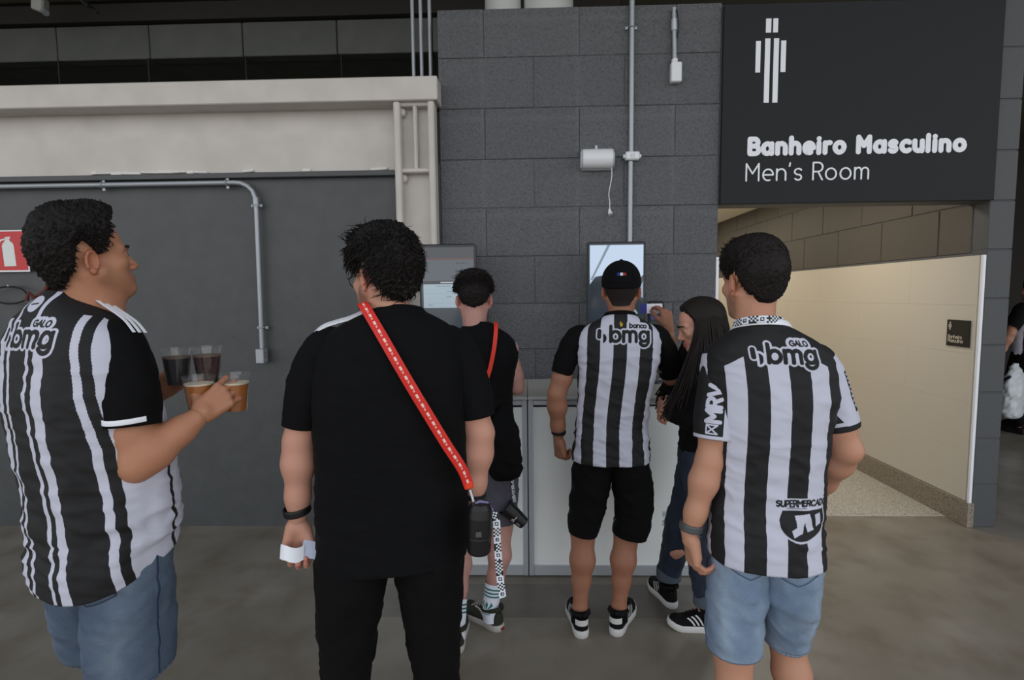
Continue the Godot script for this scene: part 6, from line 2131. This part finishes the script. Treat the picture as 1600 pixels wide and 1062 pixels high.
func cup(at: Vector3, beer: StandardMaterial3D, fill: float, label: String):
	var c := thing("beer_cup", label, "cup", at, 0.0, "beers carried by the man on the left")
	if not M.has("clear"):
		M.clear = mat(Color(0.92, 0.94, 0.95, 0.03), 0.06)
		M.clear.transparency = BaseMaterial3D.TRANSPARENCY_ALPHA
		M.foam = mat(Color(0.85, 0.8, 0.7), 0.8)
	var h := 0.118
	var r := func(y: float) -> float: return lerpf(0.031, 0.0445, y / h)
	var b := MB.new()
	b.lathe([Vector2(0, 0.001), Vector2(0.03, 0.0), Vector2(0.0312, 0.003), Vector2(r.call(0.06), 0.06), Vector2(r.call(0.06) + 0.0006, 0.062), Vector2(0.0445, h - 0.004), Vector2(0.0465, h - 0.003), Vector2(0.0468, h), Vector2(0.0448, h)], 40)
	part("cup", b.mesh(), M.clear, c)
	b = MB.new()
	b.lathe([Vector2(0, 0.003), Vector2(0.0295, 0.003), Vector2(r.call(0.04) - 0.0012, 0.04), Vector2(r.call(fill) - 0.0012, fill), Vector2(0, fill)], 36)
	part("beer", b.mesh(), beer, c)
	b = MB.new()
	b.lathe([Vector2(0, fill + 0.0005), Vector2(r.call(fill) - 0.0015, fill + 0.0005), Vector2(r.call(fill + 0.006) - 0.0012, fill + 0.006), Vector2(0, fill + 0.008)], 36)
	part("foam", b.mesh(), M.foam if beer.albedo_color.g > 0.3 else mat(Color(0.42, 0.33, 0.26), 0.8), c)

# ---- the man at the left-hand kiosk
func kiosk_man():
	var t := thing("person", "man in black sleeveless top and grey shorts at the left kiosk, orange strap", "person", V(-0.195, 0, -2.62), 0.0)
	var H := {"skin": Color(0.50, 0.27, 0.225), "at": V(-0.064, 1.592, -0.005), "yaw": 6.0, "pitch": -4.0, "beard": 0.85, "size": 0.98}
	var J := {"sl": V(-0.2, 1.37, 0), "el": V(-0.25, 1.12, -0.05), "wl": V(-0.18, 1.14, -0.3), "sr": V(0.105, 1.36, 0), "er": V(0.138, 1.165, -0.04), "wr": V(0.09, 1.14, -0.27),
		"hl": V(-0.12, 0.86, 0), "kl": V(-0.135, 0.48, 0.08), "al": V(-0.144, 0.1, 0.25), "hr": V(0.04, 0.86, 0), "kr": V(0.058, 0.48, 0.03), "ar": V(0.004, 0.1, 0.1), "fr": V(-0.76, 0, -0.64), "hip": V(-0.04, 0.9, 0), "chest": V(-0.04, 1.28, 0), "neck": V(-0.04, 1.45, 0), "arm": 0.92, "leg": 0.95}
	var hl := hand_prims(false, V(-0.175, 1.142, -0.312), V(0.2, 0.5, -0.85), V(-0.4, 0.8, 0.4), [0.3, 0.6, 0.7, 0.8], [V(0.8, -0.25, 0.45), V(0.9, -0.4, 0.1)])
	var hr := hand_prims(true, V(0.097, 1.14, -0.272), V(-0.3, 0.1, -0.95), V(0.3, 0.9, 0.0), RELAXED, [V(0.8, -0.25, 0.45), V(0.9, -0.4, 0.1)])
	body_part(t, J, H, [hl, hr])
	var S := {"top": 0.034, "side": 0.006, "back": 0.007, "front": 0.012, "amp": 0.01, "clump": 28.0, "locks": 2600, "length": 0.026, "lift": 0.3, "curl": 0.6, "thick": 0.75, "fade": 16.0, "line": [[0.0, 30.0], [35.0, 31.0], [50.0, 20.0], [64.0, 4.0], [83.0, 8.0], [94.0, 14.0], [110.0, 2.0], [128.0, -30.0], [180.0, -44.0]]}
	part("hair", hair_mesh(S, head_frame(H), 51), hair_mat(Color(0.016, 0.013, 0.012)), t)
	var rings := [[1.482, 0.07, 0.064, 0.07, -0.04, 0.0, 2.0, 0.0], [1.47, 0.08, 0.07, 0.076, -0.04, 0.0, 2.0, 0.0], [1.452, 0.11, 0.083, 0.084, -0.04, 0.0, 2.1, 0.1], [1.425, 0.15, 0.098, 0.092, -0.04, 0.0, 2.2, 0.3], [1.385, 0.18, 0.11, 0.1, -0.04, 0.0, 2.3, 0.5], [1.32, 0.192, 0.12, 0.112, -0.04, 0.0, 2.4, 0.6],
		[1.2, 0.166, 0.122, 0.12, -0.04, 0.0, 2.4, 0.6], [1.06, 0.16, 0.12, 0.122, -0.04, 0.0, 2.3, 0.7], [0.92, 0.165, 0.125, 0.125, -0.04, 0.0, 2.3, 0.8], [0.8, 0.172, 0.128, 0.125, -0.04, 0.0, 2.3, 0.6]]
	part("tank_top", torso_mesh(rings, {"seed": 52, "tilt": 0.25, "folds": 0.005}), black_tee, t)
	var grey := knit(Color(0.33, 0.325, 0.365))
	legs("shorts", t, [V(-0.11, 0.9, 0), V(-0.12, 0.78, 0.01), V(-0.128, 0.63, 0.03), V(-0.134, 0.5, 0.06)], [V(0.03, 0.9, 0), V(0.042, 0.78, 0.01), V(0.05, 0.63, 0.012), V(0.054, 0.5, 0.02)], [0.1, 0.108, 0.092, 0.078], [0.115, 0.125, 0.105, 0.09], grey, {"seed": 58})
	# socks with three green bands, olive skate shoes
	var im := picture(256, 256, Color(0.86, 0.88, 0.92))
	for y in [26, 48, 70]: im.fill_rect(Rect2i(0, y, 256, 10), Color(0.12, 0.4, 0.38))
	for k in 3: fill_poly(im, PackedVector2Array([Vector2(150, 158), Vector2(150 + (k - 1) * 26 - 8, 126), Vector2(150 + (k - 1) * 20, 108), Vector2(150 + (k - 1) * 26 + 8, 126)]), Color(0.15, 0.45, 0.42))
	im.fill_rect(Rect2i(128, 150, 46, 3), CHALK)
	im.fill_rect(Rect2i(130, 172, 40, 6), Color(0.3, 0.55, 0.5))
	var sm := printed(im, 0.85)
	var olive := knit(Color(0.2, 0.205, 0.17), 0.8)
	var soles := mat(Color(0.72, 0.7, 0.68), 0.6)
	for a in [["r", 0.87, 0.21], ["l", 0.05, 0.2]]:
		var p: Vector3 = J["a" + a[0]]
		var k: Vector3 = J["k" + a[0]]
		var top := k.lerp(p, (k.y - a[2]) / (k.y - p.y))
		part("sock", sweep_mesh([top, top.lerp(p, 0.5), p, V(p.x, 0.04, p.z + 0.005)], [0.043, 0.041, 0.04, 0.04], [0.046, 0.045, 0.05, 0.055], V(0, 0, -1), {"per": 6, "cols": 28, "folds": 0.0015, "ulen": 0.19, "turn_in": false}), sm, t)
		var s := shoe(t, V(p.x, 0, p.z), a[1], {"sole_mat": soles, "upper_mat": olive, "len": 0.28, "sole": 0.032, "lace_mat": soles})
		# pale side wave and red heel patch
		for sd in [1.0, -1.0]:
			var q := []
			var nm := []
			for i in 9:
				var u := 0.12 + i * 0.055
				q.append(upper_at(u, sd * (0.22 + 0.34 * smoothstep(0.25, 0.6, u) - 0.1 * sin(u * 9.0)), 0.28, 0.1, 0.075, 0.032, 0.0025))
				nm.append(V(sd, 0.3, 0))
			part("side_wave", strap_mesh(q, nm, 0.008, 4, 0.0008), soles, s)
		part("heel_patch", box_mesh(V(0.022, 0.014, 0.003), 0.001), mat(Color(0.5, 0.1, 0.09), 0.6), s, V(0, 0.017, 0.0785))
	# orange strap on the right shoulder
	var la := thing("strap", "narrow orange-red lanyard over the right shoulder of the man at the left kiosk", "lanyard", V(-0.195, 0, -2.62))
	part("ribbon", strap_mesh([V(0.038, 1.465, -0.07), V(0.042, 1.49, 0.0), V(0.047, 1.455, 0.092), V(0.04, 1.38, 0.122), V(0.022, 1.29, 0.133), V(0.0, 1.22, 0.134)], [V(0.2, 0.8, -0.5), V(0.2, 1, 0.2), V(0.1, 0.5, 1), V(0, 0.1, 1), V(0, 0, 1), V(0, 0, 1)], 0.019, 8), mat(Color(0.85, 0.2, 0.11), 0.6), la)
	# drawstring bag and the cup that hangs below it
	var bg := thing("drawstring_bag", "soft black bag hanging behind the hip of the man in grey shorts", "bag", V(-0.195, 0, -2.62))
	part("sack", sweep_mesh([V(0.085, 1.09, 0.1), V(0.084, 1.05, 0.16), V(0.085, 0.97, 0.185), V(0.086, 0.87, 0.19), V(0.086, 0.8, 0.18), V(0.086, 0.782, 0.165)], [0.02, 0.05, 0.068, 0.078, 0.074, 0.03], [0.015, 0.035, 0.045, 0.05, 0.045, 0.02], V(0, 0, -1), {"per": 8, "cols": 40, "folds": 0.008, "square": 2.8, "seed": 60, "turn_in": false}), black_cloth, bg)
	var hc := thing("hanging_cup", "black printed cup hanging slanted on a checkered strap against the white counter", "cup", V(-0.195, 0, -2.62))
	var cm := picture(256, 128, Color(0.05, 0.05, 0.055))
	ink(cm, [PackedVector2Array([Vector2(112, 60), Vector2(112, 74), Vector2(122, 70), Vector2(124, 60), Vector2(112, 60)])], 2.0, CHALK)
	cm.fill_rect(Rect2i(118, 66, 30, 5), Color(0.7, 0.7, 0.72))
	fill_poly(cm, PackedVector2Array([Vector2(108, 90), Vector2(124, 88), Vector2(124, 108), Vector2(116, 114), Vector2(108, 106)]), Color(0.5, 0.5, 0.52))
	var cb := MB.new()
	cb.lathe([Vector2(0, 0), Vector2(0.027, 0), Vector2(0.03, 0.005), Vector2(0.041, 0.115), Vector2(0.0425, 0.117), Vector2(0.0425, 0.121), Vector2(0.039, 0.12), Vector2(0.036, 0.1), Vector2(0, 0.1)], 32, Transform3D(Basis(Vector3.BACK, 0.82) * Basis(Vector3.UP, PI * 0.94), V(0.172, 0.532, 0.13)))
	for i in cb.uv.size(): cb.uv[i] = Vector2(cb.uv[i].x, 1.0 - cb.uv[i].y / 0.12)
	part("cup", cb.mesh(), printed(cm, 0.4), hc)
	part("strap", strap_mesh([V(0.112, 0.8, 0.15), V(0.118, 0.74, 0.14), V(0.122, 0.68, 0.135), V(0.128, 0.64, 0.132)], [V(0.5, 0, 1), V(0.7, 0, 0.8), V(0.5, 0, 1), V(0.2, 0, 1)], 0.014, 6), checker_mat(), hc)

# ---- the woman beside the capped man
func woman():
	var t := thing("person", "woman with long dark hair in black top and ripped jeans looking at the card", "person", V(0.815, 0, -2.55), 1.396)
	var H := {"skin": Color(0.62, 0.32, 0.23), "at": V(-0.005, 1.462, 0.0), "yaw": 4.0, "pitch": -16.0, "size": 0.96, "female": true, "lip": Color(0.42, 0.13, 0.12)}
	var J := {"sl": V(-0.15, 1.28, 0.04), "el": V(-0.175, 1.06, -0.02), "wl": V(-0.075, 1.07, -0.15), "sr": V(0.15, 1.28, 0.04), "er": V(0.175, 1.06, -0.02), "wr": V(0.05, 1.05, -0.15),
		"hl": V(-0.08, 0.82, 0.03), "kl": V(-0.07, 0.46, 0.0), "al": V(-0.05, 0.1, 0.05), "hr": V(0.08, 0.82, 0.02), "kr": V(0.07, 0.47, -0.07), "ar": V(0.165, 0.1, -0.12), "fr": V(0.95, 0, -0.3), "hip": V(0, 0.86, 0.03), "chest": V(0, 1.2, 0.05), "neck": V(0.0, 1.35, 0.05), "arm": 0.82, "leg": 0.74, "trunk": 0.85}
	var hl := hand_prims(false, V(-0.065, 1.068, -0.155), V(0.9, 0.1, -0.35), V(-0.3, 0.2, -0.9), RELAXED, [V(0.8, -0.25, 0.45), V(0.9, -0.4, 0.1)], 0.9)
	var hr := hand_prims(true, V(0.04, 1.05, -0.155), V(-0.9, 0.0, -0.35), V(0.3, 0.2, -0.9), RELAXED, [V(0.8, -0.25, 0.45), V(0.9, -0.4, 0.1)], 0.9)
	body_part(t, J, H, [hl, hr])
	var xf := head_frame(H)
	eyebrows(t, xf)
	var hm := hair_mat(Color(0.02, 0.016, 0.014))
	var S := {"female": true, "top": 0.02, "side": 0.022, "back": 0.026, "amp": 0.002, "locks": 0, "fade": 12.0, "line": [[0.0, 38.0], [20.0, 40.0], [40.0, 32.0], [56.0, 14.0], [70.0, -25.0], [90.0, -60.0], [120.0, -70.0], [180.0, -70.0]]}
	var hp := part("hair", hair_mesh(S, xf, 61), hm, t)
	# long lengths: many smooth strands from the crown over ears and shoulders
	var rng := RandomNumberGenerator.new()
	rng.seed = 9
	var mb := MB.new()
	for k in 1500:
		var a := rng.randf_range(1.0, TAU - 1.0)
		var th := rng.randf_range(0.5, 1.35)
		var p0 := xf * (HC + polar(th, a) * (skull(true, th, a) + 0.02))
		var p1 := xf * (HC + polar(1.75, a) * (skull(true, 1.75, a) + 0.02 + rng.randf() * 0.01))
		var front := clampf(1.6 - absf(wrapf(a, -PI, PI)), 0.0, 0.6)
		var out := (p1 - xf * HC) * Vector3(1, 0, 1)
		var p2 := V(p1.x * 1.05 - 0.01 * signf(p1.x), 1.33 + rng.randf_range(-0.02, 0.02), p1.z - front * 0.04) + out.normalized() * rng.randf_range(0.0, 0.035)
		var p3 := p2 + V(out.x * 0.35, -0.14, out.z * 0.25 - front * 0.08)
		var p4 := p3 + V(rng.randf_range(-0.01, 0.02) * signf(out.x), rng.randf_range(-0.15, -0.06), -front * 0.09)
		mb.tube(spline([p0, p1, p2, p3, p4], 3), 0.0029, 4, false)
	part("long_strands", mb.mesh(), hm, hp)
	part("hair_mass", sweep_mesh([V(0, 1.5, 0.025), V(0, 1.42, 0.045), V(0, 1.32, 0.07), V(0, 1.2, 0.085), V(0, 1.1, 0.09)], [0.07, 0.083, 0.105, 0.1, 0.05], [0.07, 0.075, 0.075, 0.06, 0.03], V(0, 0, -1), {"folds": 0.004, "cols": 40, "seed": 66}), hm, hp)
	var rings := [[1.37, 0.06, 0.056, 0.06, 0.0, 0.052, 2.0, 0.0], [1.36, 0.07, 0.062, 0.066, 0.0, 0.052, 2.0, 0.0], [1.34, 0.1, 0.074, 0.074, 0.0, 0.052, 2.1, 0.1], [1.31, 0.138, 0.088, 0.082, 0.0, 0.05, 2.2, 0.3], [1.26, 0.162, 0.1, 0.1, 0.0, 0.048, 2.3, 0.5], [1.17, 0.165, 0.108, 0.125, 0.0, 0.042, 2.3, 0.7], [1.05, 0.155, 0.108, 0.12, 0.0, 0.035, 2.3, 0.8], [0.96, 0.16, 0.118, 0.118, 0.0, 0.03, 2.3, 1.0], [0.885, 0.17, 0.125, 0.122, 0.0, 0.03, 2.3, 0.8]]
	var jk := part("jacket", torso_mesh(rings, {"seed": 62, "tilt": 0.2, "folds": 0.007}), black_cloth, t)
	for s in [-1.0, 1.0]:
		var e: Vector3 = J.el if s < 0 else J.er
		var w: Vector3 = J.wl if s < 0 else J.wr
		sleeve(jk, [V(s * 0.1, 1.3, 0.05), V(s * 0.145, 1.282, 0.044), V(s * 0.168, 1.17, 0.01), e, e.lerp(w, 0.5), e.lerp(w, 0.92)], [0.04, 0.06, 0.062, 0.058, 0.05, 0.042], black_cloth, {"seed": 64 + int(s), "folds": 0.006})
	var jeans := mat(Color(0.15, 0.19, 0.26), 0.85)
	jeans.albedo_texture = noise_tex(256, noise(0.02, 4, 88), [[0.0, Color(0.7, 0.72, 0.75)], [0.6, Color(1, 1, 1)], [1.0, Color(1, 1, 1)]])
	var lg := legs("jeans", t, [V(-0.075, 0.9, 0.03), V(-0.082, 0.78, 0.035), V(-0.078, 0.62, 0.02), V(-0.07, 0.46, 0.002), V(-0.06, 0.3, 0.025), V(-0.052, 0.15, 0.045)], [V(0.075, 0.9, 0.03), V(0.082, 0.78, 0.03), V(0.075, 0.62, -0.02), V(0.072, 0.47, -0.07), V(0.12, 0.3, -0.095), V(0.16, 0.15, -0.115)], [0.095, 0.1, 0.078, 0.062, 0.058, 0.052], [0.11, 0.12, 0.09, 0.07, 0.065, 0.056], jeans, {"seed": 68, "per": 9})
	for p in [V(-0.053, 0.165, 0.044), V(0.156, 0.165, -0.114)]:
		part("turn_up", sweep_mesh([p + V(0, 0.03, 0), p, p - V(0, 0.03, 0)], [0.058, 0.06, 0.059], [0.062, 0.064, 0.063], V(0, 0, -1), {"per": 4, "cols": 28, "folds": 0.001}), mat(Color(0.3, 0.34, 0.38), 0.85), lg)
	# pale worn tears at the knees
	var tr := mat(Color(0.52, 0.55, 0.58), 0.9)
	for q in [V(-0.135, 0.47, -0.02), V(-0.134, 0.5, -0.01), V(0.07, 0.5, -0.142), V(0.06, 0.46, -0.143), V(-0.12, 0.34, 0.01)]:
		var f := MB.new()
		for k in 5: f.tube(PackedVector3Array([q + V(0, k * 0.006, -0.015), q + V(-0.002, k * 0.006 + 0.002, 0.0), q + V(0, k * 0.006, 0.015)]), 0.0014, 5)
		part("tear", f.mesh(), tr, lg)
	var soles := mat(Color(0.82, 0.82, 0.81), 0.6)
	var up := knit(Color(0.05, 0.05, 0.055), 0.75)
	shoe(t, V(-0.05, 0, 0.05), 0.0, {"sole_mat": soles, "upper_mat": up, "stripes": soles, "len": 0.262, "wid": 0.092, "sole": 0.034})
	shoe(t, V(0.165, 0, -0.12), -1.15, {"sole_mat": soles, "upper_mat": up, "stripes": soles, "len": 0.255, "wid": 0.092, "sole": 0.034})
	for p in [V(-0.05, 0, 0.05), V(0.165, 0, -0.12)]:
		part("sock", sweep_mesh([p + V(0, 0.05, 0.003), p + V(0, 0.09, 0), p + V(0, 0.12, 0)], [0.04, 0.038, 0.037], [0.048, 0.042, 0.039], V(0, 0, -1), {"per": 3, "cols": 20, "folds": 0.001}), up, t)

# ---- someone passing beyond the pillar, with a plastic bag
func passer_by():
	var t := thing("person", "passer-by in black and white jersey half hidden beyond the right pillar", "person", V(5.64, 0, -6.15), 0.2)
	var H := {"skin": Color(0.42, 0.21, 0.14), "at": V(0, 1.6, -0.02), "yaw": 0.0, "beard": 0.4}
	var J := {"sl": V(-0.17, 1.39, 0), "el": V(-0.29, 1.14, 0.0), "wl": V(-0.34, 0.89, -0.06), "sr": V(0.17, 1.39, 0), "er": V(0.23, 1.12, 0.05), "wr": V(0.2, 0.9, -0.05), "hl": V(-0.09, 0.86, 0), "kl": V(-0.1, 0.47, -0.1), "al": V(-0.1, 0.1, 0.02), "hr": V(0.09, 0.86, 0), "kr": V(0.1, 0.47, -0.06), "ar": V(0.1, 0.1, -0.2), "hip": V(0, 0.9, 0), "chest": V(0, 1.3, 0), "neck": V(0, 1.47, 0)}
	var hl := hand_prims(false, V(-0.342, 0.88, -0.062), V(0.1, -0.95, -0.2), V(-0.95, 0, 0.2), [0.9, 0.95, 1.0, 1.0], [V(0.7, -0.5, 0.4), V(0.8, -0.6, 0.0)])
	var hr := hand_prims(true, V(0.2, 0.89, -0.052), V(0, -1, -0.1), V(0.95, 0, 0.2), RELAXED, [V(0.8, -0.25, 0.45), V(0.9, -0.4, 0.1)])
	body_part(t, J, H, [hl, hr])
	part("hair", hair_mesh({"top": 0.025, "side": 0.014, "back": 0.016, "amp": 0.006, "locks": 200, "length": 0.02}, head_frame(H), 71), hair_mat(Color(0.016, 0.013, 0.012)), t)
	var rings := [[1.51, 0.068, 0.064, 0.07, 0.0, 0.0, 2.0, 0.0], [1.49, 0.1, 0.08, 0.08, 0.0, 0.0, 2.1, 0.1], [1.45, 0.16, 0.1, 0.09, 0.0, 0.0, 2.2, 0.3], [1.38, 0.195, 0.118, 0.105, 0.0, 0.0, 2.4, 0.6], [1.2, 0.188, 0.128, 0.125, 0.0, 0.0, 2.4, 0.6], [1.0, 0.184, 0.124, 0.13, 0.0, 0.0, 2.3, 0.9], [0.82, 0.19, 0.134, 0.128, 0.0, 0.0, 2.3, 0.6]]
	var im := picture(1024, 702, CHALK)
	for s in [-0.62, -0.4, -0.2, 0.0, 0.2, 0.4, 0.62]: im.fill_rect(Rect2i(jersey_x(s) - 6, 0, 12, 702), Color(0.06, 0.07, 0.16))
	im.fill_rect(Rect2i(0, 0, 1024, 70), INK)
	var sh := part("jersey", torso_mesh(rings, {"seed": 72, "step": 0.02, "cols": 72, "height": 0.9603, "width": 1.4008}), printed(im, 0.75), t)
	for s in [-1.0, 1.0]:
		var e: Vector3 = J.el if s < 0 else J.er
		sleeve(sh, [V(s * 0.12, 1.43, 0), V(s * 0.165, 1.41, 0), V(s * 0.205, 1.32, 0), e + V(0, 0.06, 0)], [0.042, 0.068, 0.074, 0.07], black_cloth, {"seed": 74})
	legs("trousers", t, [V(-0.08, 0.92, 0), V(-0.09, 0.8, 0), V(-0.1, 0.47, -0.09), V(-0.1, 0.08, 0.02)], [V(0.08, 0.92, 0), V(0.09, 0.8, 0), V(0.1, 0.47, -0.05), V(0.1, 0.08, -0.19)], [0.1, 0.108, 0.075, 0.06], [0.12, 0.13, 0.085, 0.07], black_cloth, {"seed": 78, "cols": 32})
	for a in [V(-0.1, 0, 0.02), V(0.1, 0, -0.2)]: shoe(t, a, 0.0, {"sole_mat": M.rubber, "upper_mat": M.rubber})
	var bg := thing("plastic_bag", "white printed plastic bag carried by the passer-by beyond the pillar", "bag", V(5.33, 0, -5.98), 0.5)
	var bm := picture(256, 256, Color(0.8, 0.83, 0.84))
	fill_poly(bm, PackedVector2Array([Vector2(90, 100), Vector2(150, 90), Vector2(170, 150), Vector2(100, 170)]), Color(0.1, 0.14, 0.3))
	ink(bm, [PackedVector2Array([Vector2(60, 60), Vector2(110, 80), Vector2(180, 70)])], 8.0, Color(0.15, 0.18, 0.3))
	part("sack", sweep_mesh([V(0, 0.82, 0), V(0, 0.78, 0), V(0, 0.65, 0), V(0, 0.45, 0), V(0, 0.25, 0), V(0, 0.21, 0)], [0.03, 0.07, 0.15, 0.17, 0.15, 0.05], [0.02, 0.03, 0.06, 0.08, 0.07, 0.03], V(0, 0, 1), {"per": 6, "cols": 36, "folds": 0.02, "seed": 80, "turn_in": false, "ulen": 0.6}), printed(bm, 0.4), bg)
